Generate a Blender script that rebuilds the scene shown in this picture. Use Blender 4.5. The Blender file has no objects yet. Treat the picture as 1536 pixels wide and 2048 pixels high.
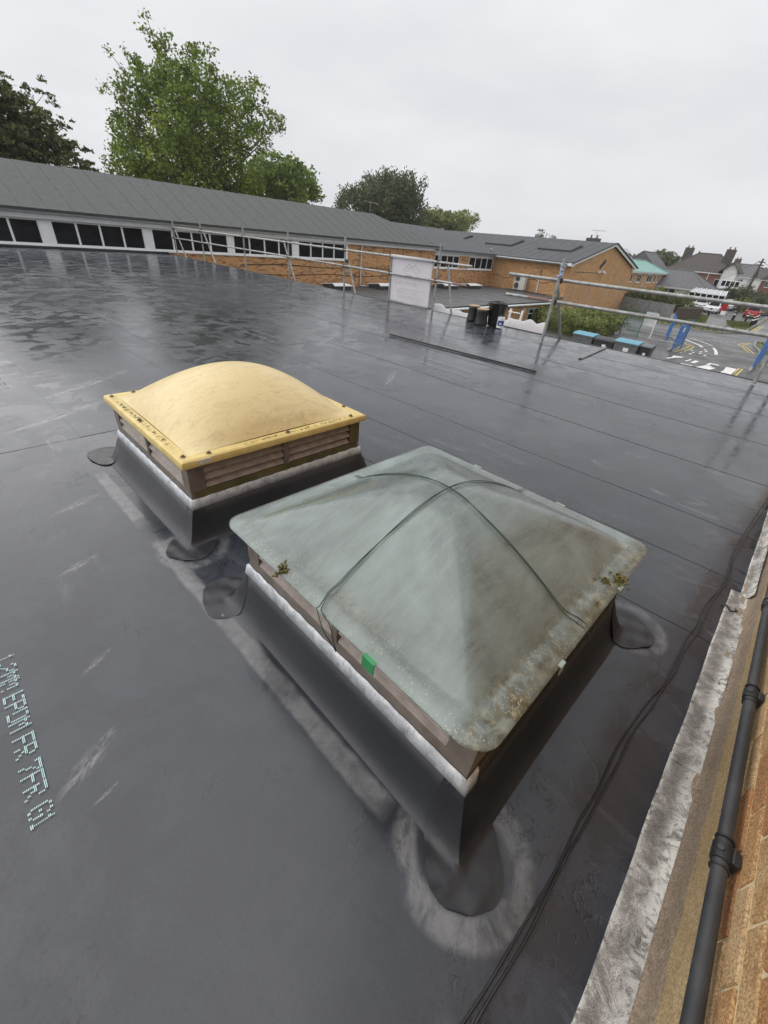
import bpy, math, random
import numpy as np
from mathutils import Vector, Matrix
random.seed(7); rng = np.random.default_rng(7)
S = bpy.context.scene
# ------------------------------------------------------------------ camera
YAW, PITCH, ROLL, FPX, CAMH = 0.7220, 0.5850, 0.0996, 820.45, 1.65
fw = Vector((math.cos(YAW)*math.cos(PITCH), math.sin(YAW)*math.cos(PITCH), -math.sin(PITCH)))
r0 = Vector((math.sin(YAW), -math.cos(YAW), 0)); u0 = r0.cross(fw)
rt = r0*math.cos(ROLL) + u0*math.sin(ROLL); up = u0*math.cos(ROLL) - r0*math.sin(ROLL)
cam = bpy.data.objects.new('camera', bpy.data.cameras.new('camera')); S.collection.objects.link(cam)
cam.matrix_world = Matrix(((rt.x, up.x, -fw.x, 0), (rt.y, up.y, -fw.y, 0), (rt.z, up.z, -fw.z, CAMH), (0, 0, 0, 1)))
cam.data.sensor_fit = 'HORIZONTAL'; cam.data.sensor_width = 36; cam.data.lens = FPX/1536*36
cam.data.clip_start = 0.02; cam.data.clip_end = 3000
S.camera = cam
# ------------------------------------------------------------------ sky and light (overcast)
SUN_EL, SUN_AZ = math.radians(45), math.radians(122)      # azimuth of the light measured from +X towards +Y
W = bpy.data.worlds.new('World'); S.world = W; W.use_nodes = True
nt = W.node_tree; nt.nodes.clear()
def wn(t, **k):
    n = nt.nodes.new(t)
    for a, b in k.items(): setattr(n, a, b)
    return n
out = wn('ShaderNodeOutputWorld'); bg = wn('ShaderNodeBackground'); bg.inputs[1].default_value = 0.10
sky = wn('ShaderNodeTexSky', sky_type='NISHITA', sun_disc=False, sun_elevation=SUN_EL, sun_rotation=math.pi/2-SUN_AZ, dust_density=4.0)
tc = wn('ShaderNodeTexCoord'); sep = wn('ShaderNodeSeparateXYZ'); nt.links.new(tc.outputs['Generated'], sep.inputs[0])
mp = wn('ShaderNodeMapping'); mp.inputs['Scale'].default_value = (1.6, 1.6, 5.0); nt.links.new(tc.outputs['Generated'], mp.inputs[0])
nz = wn('ShaderNodeTexNoise'); nz.inputs['Scale'].default_value = 1.7; nz.inputs['Detail'].default_value = 5; nt.links.new(mp.outputs[0], nz.inputs['Vector'])
cr = wn('ShaderNodeValToRGB'); cr.color_ramp.elements[0].position = .30; cr.color_ramp.elements[0].color = (5.35, 5.45, 5.72, 1)
cr.color_ramp.elements[1].position = .72; cr.color_ramp.elements[1].color = (6.55, 6.58, 6.75, 1); nt.links.new(nz.outputs['Fac'], cr.inputs[0])
mr = wn('ShaderNodeMapRange'); mr.inputs[1].default_value = 0.25; mr.inputs[2].default_value = 1; mr.inputs[3].default_value = 1.0; mr.inputs[4].default_value = 1.28
nt.links.new(sep.outputs['Z'], mr.inputs[0])
vm = wn('ShaderNodeVectorMath', operation='SCALE'); nt.links.new(cr.outputs[0], vm.inputs[0]); nt.links.new(mr.outputs[0], vm.inputs['Scale'])
hs = wn('ShaderNodeHueSaturation'); hs.inputs['Saturation'].default_value = .25; hs.inputs['Value'].default_value = .8; nt.links.new(sky.outputs[0], hs.inputs['Color'])
mx = wn('ShaderNodeMix', data_type='RGBA'); mx.inputs[0].default_value = .93
nt.links.new(hs.outputs[0], mx.inputs[6]); nt.links.new(vm.outputs[0], mx.inputs[7]); nt.links.new(mx.outputs[2], bg.inputs[0]); nt.links.new(bg.outputs[0], out.inputs[0])
sl = bpy.data.lights.new('sun', 'SUN'); sl.energy = 1.25; sl.angle = math.radians(90); sl.color = (1, .975, .94)
so = bpy.data.objects.new('sun', sl); S.collection.objects.link(so)
sd = Vector((math.cos(SUN_EL)*math.cos(SUN_AZ), math.cos(SUN_EL)*math.sin(SUN_AZ), math.sin(SUN_EL)))
so.rotation_euler = sd.to_track_quat('Z', 'Y').to_euler(); so.location = (0, 0, 30)
vs = S.view_settings; vs.view_transform = 'Standard'; vs.look = 'None'; vs.gamma = 1; vs.use_curve_mapping = False; vs.exposure = 0.52
S.render.engine = 'CYCLES'
S.cycles.max_bounces = 6; S.cycles.transparent_max_bounces = 8; S.cycles.use_denoising = True
# ------------------------------------------------------------------ material helpers
def newmat(name):
    m = bpy.data.materials.new(name); m.use_nodes = True
    return m, m.node_tree, m.node_tree.nodes['Principled BSDF']
def nd(t, typ, **k):
    n = t.nodes.new(typ)
    for a, b in k.items():
        if a in n.inputs: n.inputs[a].default_value = b
        else: setattr(n, a, b)
    return n
def ramp(t, src, stops):
    r = nd(t, 'ShaderNodeValToRGB'); e = r.color_ramp.elements
    while len(e) < len(stops): e.new(.5)
    for i, (p, c) in enumerate(stops):
        e[i].position = p; e[i].color = tuple(c)+(1,) if len(c) == 3 else c
    t.links.new(src, r.inputs[0]); return r.outputs[0]
def g(v): return (v, v, v)
def coords(t, kind='Object', scale=(1, 1, 1), rot=(0, 0, 0), loc=(0, 0, 0)):
    c = nd(t, 'ShaderNodeTexCoord'); m = nd(t, 'ShaderNodeMapping'); t.links.new(c.outputs[kind], m.inputs[0])
    m.inputs['Scale'].default_value = scale; m.inputs['Rotation'].default_value = rot; m.inputs['Location'].default_value = loc
    return m.outputs[0]
def noise(t, v, scale, detail=4, rough=.55, dist=0):
    n = nd(t, 'ShaderNodeTexNoise', Scale=scale, Detail=detail, Roughness=rough, Distortion=dist); t.links.new(v, n.inputs['Vector']); return n.outputs['Fac']
def mixc(t, f, a, b, mode='MIX'):
    m = nd(t, 'ShaderNodeMix', data_type='RGBA', blend_type=mode)
    for s, i in ((f, 0), (a, 6), (b, 7)):
        if isinstance(s, (int, float)): m.inputs[i].default_value = s
        elif isinstance(s, tuple): m.inputs[i].default_value = s+(1,) if len(s) == 3 else s
        else: t.links.new(s, m.inputs[i])
    return m.outputs[2]
def math_(t, op, a, b=None, clamp=False):
    m = nd(t, 'ShaderNodeMath', operation=op, use_clamp=clamp)
    for s, i in ((a, 0), (b, 1)):
        if s is None: continue
        if isinstance(s, (int, float)): m.inputs[i].default_value = s
        else: t.links.new(s, m.inputs[i])
    return m.outputs[0]
def bump(t, b, h, strength=.3, dist=.01):
    n = nd(t, 'ShaderNodeBump', Strength=strength, Distance=dist); t.links.new(h, n.inputs['Height']); t.links.new(n.outputs[0], b.inputs['Normal']); return n
def P(name, c1, c2=None, rough=.6, sc=6, lo=.35, hi=.65, bs=None, bst=.2, bd=.005, metal=0, spec=.5, coat=0, r2=None, detail=5):
    m, t, b = newmat(name)
    b.inputs['Roughness'].default_value = rough; b.inputs['Metallic'].default_value = metal; b.inputs['Specular IOR Level'].default_value = spec
    b.inputs['Coat Weight'].default_value = coat; b.inputs['Coat Roughness'].default_value = .15
    c2 = c2 or tuple(x*.8 for x in c1)
    v = coords(t); n = noise(t, v, sc, detail)
    t.links.new(ramp(t, n, [(lo, c1), (hi, c2)]), b.inputs['Base Color'])
    if r2 is not None:
        n2 = noise(t, v, sc*.7, 4); t.links.new(ramp(t, n2, [(.35, g(rough)), (.65, g(r2))]), b.inputs['Roughness'])
    if bs: bump(t, b, noise(t, v, bs, 5), bst, bd)
    return m
# ------------------------------------------------------------------ mesh helpers
C = S.collection
class MB:
    def __init__(s): s.v = []; s.f = []
    def add(s, vs, fs):
        o = len(s.v); s.v += [tuple(x) for x in vs]; s.f += [tuple(i+o for i in f) for f in fs]; return s
    def box(s, c, d, rz=0, rx=0, ry=0):
        M = Matrix.Rotation(rz, 3, 'Z') @ Matrix.Rotation(ry, 3, 'Y') @ Matrix.Rotation(rx, 3, 'X'); c = Vector(c)
        vs = [c + M @ Vector((x*d[0]/2, y*d[1]/2, z*d[2]/2)) for x in (-1, 1) for y in (-1, 1) for z in (-1, 1)]
        return s.add(vs, [(0, 1, 3, 2), (4, 6, 7, 5), (0, 4, 5, 1), (2, 3, 7, 6), (0, 2, 6, 4), (1, 5, 7, 3)])
    def bb(s, x0, x1, y0, y1, z0, z1): return s.box(((x0+x1)/2, (y0+y1)/2, (z0+z1)/2), (abs(x1-x0), abs(y1-y0), abs(z1-z0)))
    def cyl(s, p0, p1, r0, r1=None, n=12, caps=True): return s.tube([p0, p1], [r0, r0 if r1 is None else r1], n, caps)
    def tube(s, path, r, n=8, caps=True):
        path = [Vector(p) for p in path]
        if not isinstance(r, (list, tuple)): r = [r]*len(path)
        o = len(s.v); prev = None
        for i, p in enumerate(path):
            d = (path[min(i+1, len(path)-1)] - path[max(i-1, 0)]).normalized()
            if prev is None: a = d.orthogonal().normalized()
            else:
                a = prev - d*prev.dot(d)
                a = a.normalized() if a.length > 1e-6 else d.orthogonal().normalized()
            prev = a; b = d.cross(a)
            for k in range(n):
                t = 2*math.pi*k/n; s.v.append(tuple(p + (a*math.cos(t)+b*math.sin(t))*r[i]))
        for i in range(len(path)-1):
            for k in range(n):
                s.f.append((o+i*n+k, o+i*n+(k+1) % n, o+(i+1)*n+(k+1) % n, o+(i+1)*n+k))
        if caps:
            s.f.append(tuple(o+k for k in range(n))[::-1]); s.f.append(tuple(o+(len(path)-1)*n+k for k in range(n)))
        return s
    def lathe(s, c, prof, n=20, caps=True):
        o = len(s.v); c = Vector(c)
        for r, z in prof:
            for k in range(n):
                t = 2*math.pi*k/n; s.v.append((c.x+r*math.cos(t), c.y+r*math.sin(t), c.z+z))
        for i in range(len(prof)-1):
            for k in range(n): s.f.append((o+i*n+k, o+i*n+(k+1) % n, o+(i+1)*n+(k+1) % n, o+(i+1)*n+k))
        if caps:
            s.f.append(tuple(o+k for k in range(n))[::-1]); s.f.append(tuple(o+(len(prof)-1)*n+k for k in range(n)))
        return s
    def prism(s, poly, z0, z1):
        n = len(poly); vs = [(x, y, z0) for x, y in poly]+[(x, y, z1) for x, y in poly]
        return s.add(vs, [tuple(range(n))[::-1], tuple(range(n, 2*n))]+[(i, (i+1) % n, n+(i+1) % n, n+i) for i in range(n)])
    def xprism(s, poly, axis, a0, a1):      # poly in the two other axes, extruded along axis 'x' or 'y'
        n = len(poly)
        if axis == 'x': vs = [(a0, p, q) for p, q in poly]+[(a1, p, q) for p, q in poly]
        else: vs = [(p, a0, q) for p, q in poly]+[(p, a1, q) for p, q in poly]
        return s.add(vs, [tuple(range(n))[::-1], tuple(range(n, 2*n))]+[(i, (i+1) % n, n+(i+1) % n, n+i) for i in range(n)])
    def slab(s, quad, th):                  # polygon thickened downwards
        n = len(quad); q = [Vector(p) for p in quad]
        vs = q+[p-Vector((0, 0, th)) for p in q]
        return s.add(vs, [tuple(range(n)), tuple(range(n, 2*n))[::-1]]+[(i, n+i, n+(i+1) % n, (i+1) % n) for i in range(n)])
    def grid(s, nx, ny, fn):
        o = len(s.v)
        for j in range(ny+1):
            for i in range(nx+1): s.v.append(tuple(fn(i/nx, j/ny)))
        for j in range(ny):
            for i in range(nx):
                a = o+j*(nx+1)+i; s.f.append((a, a+1, a+nx+2, a+nx+1))
        return s
    def mesh(s, name, mat, smooth=False):
        me = bpy.data.meshes.new(name); me.from_pydata(s.v, [], s.f); me.materials.append(mat); me.update()
        import bmesh
        bm = bmesh.new(); bm.from_mesh(me); bmesh.ops.recalc_face_normals(bm, faces=bm.faces); bm.to_mesh(me); bm.free()
        if smooth: me.polygons.foreach_set('use_smooth', [True]*len(me.polygons))
        return me
    def build(s, name, mat, parent=None, smooth=False, bevel=0, seg=2, auto=None):
        return link(name, s.mesh(name, mat, smooth), parent, bevel, seg)
def link(name, me, parent=None, bevel=0, seg=2):
    o = bpy.data.objects.new(name, me); C.objects.link(o)
    if parent is not None: adopt(o, parent)
    if bevel:
        m = o.modifiers.new('bevel', 'BEVEL'); m.width = bevel; m.segments = seg; m.limit_method = 'ANGLE'; m.angle_limit = .6
    return o
def basis(o):
    m = Matrix.LocRotScale(o.location, o.rotation_euler, o.scale)
    return basis(o.parent) @ o.matrix_parent_inverse @ m if o.parent else m
def adopt(o, parent):
    o.parent = parent; o.matrix_parent_inverse = basis(parent).inverted()
def tag(o, label=None, cat=None, group=None, kind=None):
    if label: o['label'] = label
    if cat: o['category'] = cat
    if group: o['group'] = group
    if kind: o['kind'] = kind
    return o
def empty(name, loc, label, cat, group=None):
    o = bpy.data.objects.new(name, None); C.objects.link(o); o.location = loc; o.empty_display_size = .1
    return tag(o, label, cat, group)
def copy_tree(o, parent=None):
    c = o.copy(); C.objects.link(c)
    if parent is not None:
        c.parent = parent; c.matrix_parent_inverse = o.matrix_parent_inverse.copy()
    for ch in [x for x in bpy.data.objects if x.parent == o]: copy_tree(ch, c)
    return c
G = -3.3     # level of the yard and the street; the flat roof is z = 0
# ------------------------------------------------------------------ materials
def mat_epdm(name, a, b_, rlo, rhi, scuffs=True, bmp=.5):
    m, t, b = newmat(name); v = coords(t)
    big = noise(t, v, .55, 6, .6); mid = noise(t, v, 3.2, 6, .6, .6); fine = noise(t, v, 130, 3, .6)
    col = ramp(t, big, [(.32, a), (.68, b_)])
    col = mixc(t, math_(t, 'MULTIPLY', ramp(t, fine, [(.35, g(0)), (.7, g(1))]), .22), col, tuple(x*1.75 for x in b_))
    col = mixc(t, math_(t, 'MULTIPLY', ramp(t, mid, [(.42, g(1)), (.58, g(0))]), .30), col, tuple(x*.62 for x in a))
    if scuffs:
        vs_ = coords(t, scale=(2.6, .9, 1), rot=(0, 0, .25)); sc = noise(t, vs_, 2.1, 8, .72, .8)
        region = ramp(t, noise(t, v, .34, 2), [(.46, g(0)), (.60, g(1))])
        mask = math_(t, 'MULTIPLY', ramp(t, sc, [(.56, g(0)), (.68, g(1))]), region)
        col = mixc(t, math_(t, 'MULTIPLY', mask, .5), col, (.22, .225, .235))
    if scuffs:
        sp = nd(t, 'ShaderNodeSeparateXYZ'); t.links.new(v, sp.inputs[0]); X_, Y_ = sp.outputs[0], sp.outputs[1]
        wob = math_(t, 'MULTIPLY', math_(t, 'SUBTRACT', noise(t, v, 7, 4), .5), .03); n8 = ramp(t, noise(t, v, 12, 6, .65, .4), [(.28, g(.35)), (.58, g(1))])
        def band(src, c, w, soft):
            return ramp(t, math_(t, 'ABSOLUTE', math_(t, 'SUBTRACT', math_(t, 'ADD', src, wob), c)), [(max(0, w-soft), g(1)), (w+soft, g(0))])
        st = math_(t, 'MULTIPLY', band(X_, .538, .038, .008), math_(t, 'MAXIMUM', band(Y_, 1.30, 1.0, .06), band(Y_, 2.93, .40, .08)))
        for (cx, cy, r, w) in ((.630, .070, .190, .040), (.680, 2.09, .175, .025), (2.12, .02, .17, .024)):
            vd = nd(t, 'ShaderNodeVectorMath', operation='DISTANCE'); vd.inputs[1].default_value = (cx, cy, 0)
            fl_ = nd(t, 'ShaderNodeCombineXYZ'); t.links.new(X_, fl_.inputs[0]); t.links.new(Y_, fl_.inputs[1]); t.links.new(fl_.outputs[0], vd.inputs[0])
            st = math_(t, 'MAXIMUM', st, math_(t, 'MULTIPLY', band(vd.outputs['Value'], r, w, .012), ramp(t, noise(t, v, 7, 6, .7, .8), [(.38, g(.1)), (.55, g(1))])))
        for (cx, cy, a_, sx, sy) in ((-.13, 1.17, .62, .15, .045), (.02, 1.60, .55, .085, .022), (-.12, 1.02, .3, .05, .010), (.14, 2.33, .4, .12, .035), (.30, 3.0, .4, .2, .05), (.55, 4.7, .5, .5, .09), (1.1, 5.6, .6, .7, .1), (2.6, 5.2, .5, .5, .09), (4.4, 4.0, .6, .5, .07), (5.2, 6.4, .6, .8, .09), (.2, 6.2, .4, .5, .12)):
            mp_ = nd(t, 'ShaderNodeMapping', vector_type='TEXTURE'); t.links.new(v, mp_.inputs[0]); mp_.inputs['Location'].default_value = (cx, cy, 0); mp_.inputs['Rotation'].default_value = (0, 0, a_); mp_.inputs['Scale'].default_value = (sx, sy, 40)
            ln_ = nd(t, 'ShaderNodeVectorMath', operation='LENGTH'); t.links.new(mp_.outputs[0], ln_.inputs[0]); sn_ = noise(t, mp_.outputs[0], 2.2, 6, .7, .8)
            st = math_(t, 'MAXIMUM', st, math_(t, 'MULTIPLY', ramp(t, ln_.outputs['Value'], [(.35, g(1)), (1.0, g(0))]), ramp(t, sn_, [(.44, g(0)), (.62, g(1.5))])))
        st = math_(t, 'MULTIPLY', st, n8); col = mixc(t, math_(t, 'MULTIPLY', st, .9), col, (.19, .192, .20))
        # dried-out water marks: thin dark contour rings in patches
        rn = noise(t, v, 15, 3, .55, 1.2); rg = ramp(t, rn, [(.585, g(0)), (.60, g(1)), (.63, g(1)), (.645, g(0))])
        patch = ramp(t, noise(t, v, 1.7, 3, .6), [(.54, g(0)), (.62, g(1))]); wm = math_(t, 'MULTIPLY', rg, patch)
        rn2 = noise(t, coords(t, scale=(1.6, 1, 1)), 30, 4, .6, .9); rg2 = ramp(t, rn2, [(.57, g(0)), (.60, g(1))]); edge_ = math_(t, 'MULTIPLY', band(X_, -.37, .12, .07), ramp(t, noise(t, v, 6, 4), [(.5, g(0)), (.58, g(1))]))
        wm = math_(t, 'MAXIMUM', wm, math_(t, 'MULTIPLY', rg2, edge_))
        col = mixc(t, math_(t, 'MULTIPLY', wm, .5), col, (.012, .012, .014))
        pale = math_(t, 'MULTIPLY', ramp(t, noise(t, coords(t, scale=(1, .35, 1), rot=(0, 0, .4)), 1.3, 7, .7, .5), [(.55, g(0)), (.72, g(1))]), .28)
        col = mixc(t, pale, col, (.15, .153, .162))
    t.links.new(col, b.inputs['Base Color'])
    wetn = noise(t, v, .9, 5, .65, .4)
    r = ramp(t, wetn, [(.36, g(rlo)), (.62, g(rhi))]); dry = None
    if scuffs:
        pud = ramp(t, noise(t, v, 2.3, 8, .66, .6), [(.50, g(0)), (.54, g(1))]); dry = math_(t, 'SUBTRACT', 1.0, math_(t, 'MULTIPLY', pud, .8))
        r = mixc(t, pud, r, g(.135)); t.links.new(mixc(t, math_(t, 'MULTIPLY', pud, .25), col, (.018, .019, .023)), b.inputs['Base Color'])
    t.links.new(r, b.inputs['Roughness'])
    b.inputs['Specular IOR Level'].default_value = .5; b.inputs['IOR'].default_value = 1.54 if scuffs else 1.5
    h = math_(t, 'ADD', math_(t, 'MULTIPLY', noise(t, v, 1.1, 2, .5, .3), .45), math_(t, 'MULTIPLY', noise(t, v, 3.4, 4, .55), .26))
    gr_ = math_(t, 'ADD', math_(t, 'MULTIPLY', noise(t, v, 38, 4), .034), math_(t, 'MULTIPLY', fine, .018))
    if dry is not None: gr_ = math_(t, 'MULTIPLY', gr_, dry)
    rd = math_(t, 'ABSOLUTE', math_(t, 'SUBTRACT', noise(t, v, 1.9, 2, .5, .8), .5)); h = math_(t, 'ADD', h, math_(t, 'MULTIPLY', ramp(t, rd, [(0, g(1)), (.02, g(0))]), .028))
    h = math_(t, 'ADD', h, gr_)
    if scuffs: h = math_(t, 'ADD', h, math_(t, 'MULTIPLY', wm, -.085))
    bump(t, b, h, bmp, .010)
    return m
m_roof = mat_epdm('epdm', (.026, .030, .039), (.047, .053, .066), .19, .29)
m_skirt = mat_epdm('epdm_upstand', (.017, .019, .024), (.031, .034, .041), .34, .50, scuffs=False, bmp=1.0)
m_patch = mat_epdm('epdm_patch', (.015, .016, .020), (.028, .030, .035), .24, .42, scuffs=False, bmp=.8)
def mat_decal(name, colr, scale, lo, hi, amax, stretch=(1, 1, 1)):
    m, t, b = newmat(name); v = coords(t, scale=stretch)
    n = noise(t, v, scale, 5, .6, .4); f = math_(t, 'MULTIPLY', ramp(t, n, [(lo, g(0)), (hi, g(1))]), amax)
    at = nd(t, 'ShaderNodeAttribute', attribute_name='edge'); f = math_(t, 'MULTIPLY', f, at.outputs['Fac'])
    b.inputs['Base Color'].default_value = colr+(1,); b.inputs['Roughness'].default_value = .45
    t.links.new(f, b.inputs['Alpha'])
    return m
m_primer = mat_decal('primer_smear', (.22, .22, .225), 13, .22, .66, .60)
m_smear = mat_decal('glue_smear', (.17, .17, .175), 11, .26, .66, .62)
m_scuff = mat_decal('scuff', (.42, .43, .45), 14, .47, .62, .55, (1, 3, 1))
m_print = P('roof_print', (.42, .66, .67), (.62, .78, .78), .5, 40)
m_print_faint = P('roof_print_faint', (.26, .31, .32), (.2, .23, .24), .5, 30)
def mat_yellow():
    m, t, b = newmat('yellowed_dome'); v = coords(t)
    n = noise(t, v, 1.6, 4, .5, .3); col = ramp(t, n, [(.3, (.66, .52, .25)), (.7, (.76, .63, .35))])
    d = noise(t, coords(t, scale=(1, 2.4, 1), rot=(0, 0, .6)), 7, 8, .72, 1.0); col = mixc(t, math_(t, 'MULTIPLY', ramp(t, d, [(.48, g(0)), (.72, g(1))]), .42), col, (.36, .25, .10))
    sp = noise(t, v, 70, 3); col = mixc(t, math_(t, 'MULTIPLY', ramp(t, sp, [(.62, g(0)), (.72, g(1))]), .5), col, (.16, .11, .06))
    t.links.new(col, b.inputs['Base Color']); b.inputs['Roughness'].default_value = .42
    b.inputs['Subsurface Weight'].default_value = .12; b.inputs['Subsurface Radius'].default_value = (.05, .03, .01); b.inputs['Subsurface Scale'].default_value = .3
    bump(t, b, noise(t, v, 40, 6), .15, .002)
    return m
m_yel = mat_yellow()
m_yrim = P('yellowed_rim', (.72, .57, .22), (.60, .45, .16), .45, 9, bs=60, bst=.2, bd=.002)
m_grime = mat_decal('dirt', (.035, .026, .012), 55, .50, .60, .9)
def mat_greendome():
    m, t, b = newmat('green_dome'); v = coords(t)
    n = noise(t, v, 2.2, 6, .6, .7); col = ramp(t, n, [(.30, (.135, .160, .150)), (.50, (.225, .275, .262)), (.75, (.37, .46, .44))])
    st = noise(t, coords(t, scale=(1, 5, 1), rot=(0, 0, .5)), 5, 8, .75); col = mixc(t, math_(t, 'MULTIPLY', ramp(t, st, [(.45, g(0)), (.7, g(1))]), .28), col, (.46, .56, .53))
    br = noise(t, v, 6.5, 7, .7, .5); col = mixc(t, math_(t, 'MULTIPLY', ramp(t, br, [(.52, g(0)), (.70, g(1))]), .3), col, (.16, .16, .135))
    # algae and dirt on the rim that faces the wall, lichen dots everywhere near the edges
    at = nd(t, 'ShaderNodeAttribute', attribute_name='dirt'); dn = noise(t, v, 17, 8, .75, .6)
    f = math_(t, 'MULTIPLY', at.outputs['Fac'], ramp(t, dn, [(.35, g(.15)), (.62, g(1))]))
    col = mixc(t, f, col, ramp(t, noise(t, v, 30, 5), [(.35, (.055, .048, .020)), (.55, (.16, .14, .07)), (.7, (.42, .36, .24))]))
    ae = nd(t, 'ShaderNodeAttribute', attribute_name='rim'); vo = nd(t, 'ShaderNodeTexVoronoi', Scale=95.0); t.links.new(v, vo.inputs['Vector'])
    dots = math_(t, 'MULTIPLY', ramp(t, vo.outputs['Distance'], [(.16, g(1)), (.26, g(0))]), ramp(t, noise(t, v, 14, 3), [(.42, g(0)), (.58, g(1))]))
    col = mixc(t, math_(t, 'MULTIPLY', math_(t, 'MULTIPLY', dots, ae.outputs['Fac']), .8), col, (.62, .68, .56))
    b.inputs['Alpha'].default_value = .66; b.inputs['Coat Weight'].default_value = .5; b.inputs['Coat Roughness'].default_value = .12
    t.links.new(col, b.inputs['Base Color']); t.links.new(ramp(t, br, [(.4, g(.14)), (.65, g(.30))]), b.inputs['Roughness'])
    b.inputs['Specular IOR Level'].default_value = .55
    bump(t, b, math_(t, 'ADD', noise(t, v, 60, 6, .7), math_(t, 'MULTIPLY', dots, .5)), .22, .002)
    return m
m_grn = mat_greendome()
m_frame = P('brown_frame', (.20, .170, .145), (.135, .112, .092), .55, 12, bs=120, bst=.25, bd=.001)
m_slat = P('brown_louvre', (.36, .31, .28), (.25, .21, .185), .55, 18, bs=160, bst=.2, bd=.001)
m_mossy = P('mossy_board', (.15, .125, .05), (.085, .078, .028), .8, 9, bs=90, bst=.4, bd=.002)
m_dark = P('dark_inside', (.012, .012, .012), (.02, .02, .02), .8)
def mat_lead():
    m, t, b = newmat('lead'); v = coords(t); n = noise(t, v, 14, 7, .7, .5); s = noise(t, coords(t, scale=(1, 1, .25)), 60, 4, .6)
    col = ramp(t, n, [(.3, (.30, .32, .34)), (.5, (.55, .58, .61)), (.68, (.76, .78, .80))]); col = mixc(t, ramp(t, s, [(.55, g(0)), (.75, g(.5))]), col, (.1, .105, .11))
    t.links.new(col, b.inputs['Base Color']); b.inputs['Roughness'].default_value = .5; b.inputs['Metallic'].default_value = .25
    bump(t, b, n, .35, .004); return m
m_lead = mat_lead()
m_leaddark = P('dark_lead', (.030, .026, .020), (.055, .045, .030), .6, 12, bs=60)  # near-black brown lead for the green rooflight's wall-facing side
m_steel = P('bolt_metal', (.28, .24, .19), (.14, .09, .05), .5, 60, metal=.6)
m_wire = P('green_wire', (.010, .035, .022), (.015, .05, .03), .4, 30)
m_black = P('black_plastic', (.016, .016, .017), (.026, .026, .027), .4, 20, bs=80, bst=.1)
m_greentag = P('green_tag', (.05, .32, .12), (.04, .24, .09), .5, 30)
m_greytag = P('grey_tag', (.34, .40, .36), (.22, .27, .24), .45, 30)
m_moss = P('moss', (.16, .13, .035), (.08, .08, .02), .9, 60, bs=200, bst=.6)
m_brickface = []
for i, (a, b_) in enumerate([((.60, .35, .15), (.47, .25, .10)), ((.64, .42, .20), (.52, .30, .13)), ((.55, .28, .11), (.42, .19, .075)), ((.66, .46, .25), (.55, .34, .16))]):
    m, t, b = newmat('brick%d' % i); v = coords(t); oi = nd(t, 'ShaderNodeObjectInfo'); vv = nd(t, 'ShaderNodeVectorMath', operation='ADD'); t.links.new(v, vv.inputs[0]); t.links.new(oi.outputs['Location'], vv.inputs[1]); v = vv.outputs[0]
    col = ramp(t, noise(t, v, 9, 5, .6), [(.35, a), (.65, b_)]); sp = noise(t, v, 170, 4, .7)
    col = mixc(t, ramp(t, sp, [(.42, g(.75)), (.54, g(0))]), col, tuple(x*.42 for x in b_)); col = mixc(t, ramp(t, sp, [(.56, g(0)), (.70, g(.6))]), col, (.72, .55, .32))
    col = mixc(t, ramp(t, noise(t, v, 16, 5, .7), [(.55, g(0)), (.72, g(.55))]), col, (.30, .13, .06))
    t.links.new(col, b.inputs['Base Color']); b.inputs['Roughness'].default_value = .85; bump(t, b, math_(t, 'ADD', sp, noise(t, v, 30, 5)), .9, .004); m_brickface.append(m)
def sandy(name, a, b_, dark, lite):
    m, t, b = newmat(name); v = coords(t); col = ramp(t, noise(t, v, 6, 6, .65, .5), [(.35, a), (.65, b_)]); sp = noise(t, v, 150, 4, .7); md = noise(t, v, 26, 6, .7, .6)
    col = mixc(t, ramp(t, sp, [(.42, g(.6)), (.54, g(0))]), col, dark); col = mixc(t, ramp(t, sp, [(.57, g(0)), (.70, g(.55))]), col, lite)
    col = mixc(t, ramp(t, md, [(.56, g(0)), (.70, g(.6))]), col, dark); col = mixc(t, ramp(t, md, [(.30, g(.55)), (.42, g(0))]), col, lite)
    t.links.new(col, b.inputs['Base Color']); b.inputs['Roughness'].default_value = .85; bump(t, b, math_(t, 'ADD', sp, md), .8, .004); return m
m_mortar = P('mortar', (.74, .62, .40), (.62, .49, .28), .9, 30, bs=120, bst=.7, bd=.004)
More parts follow.
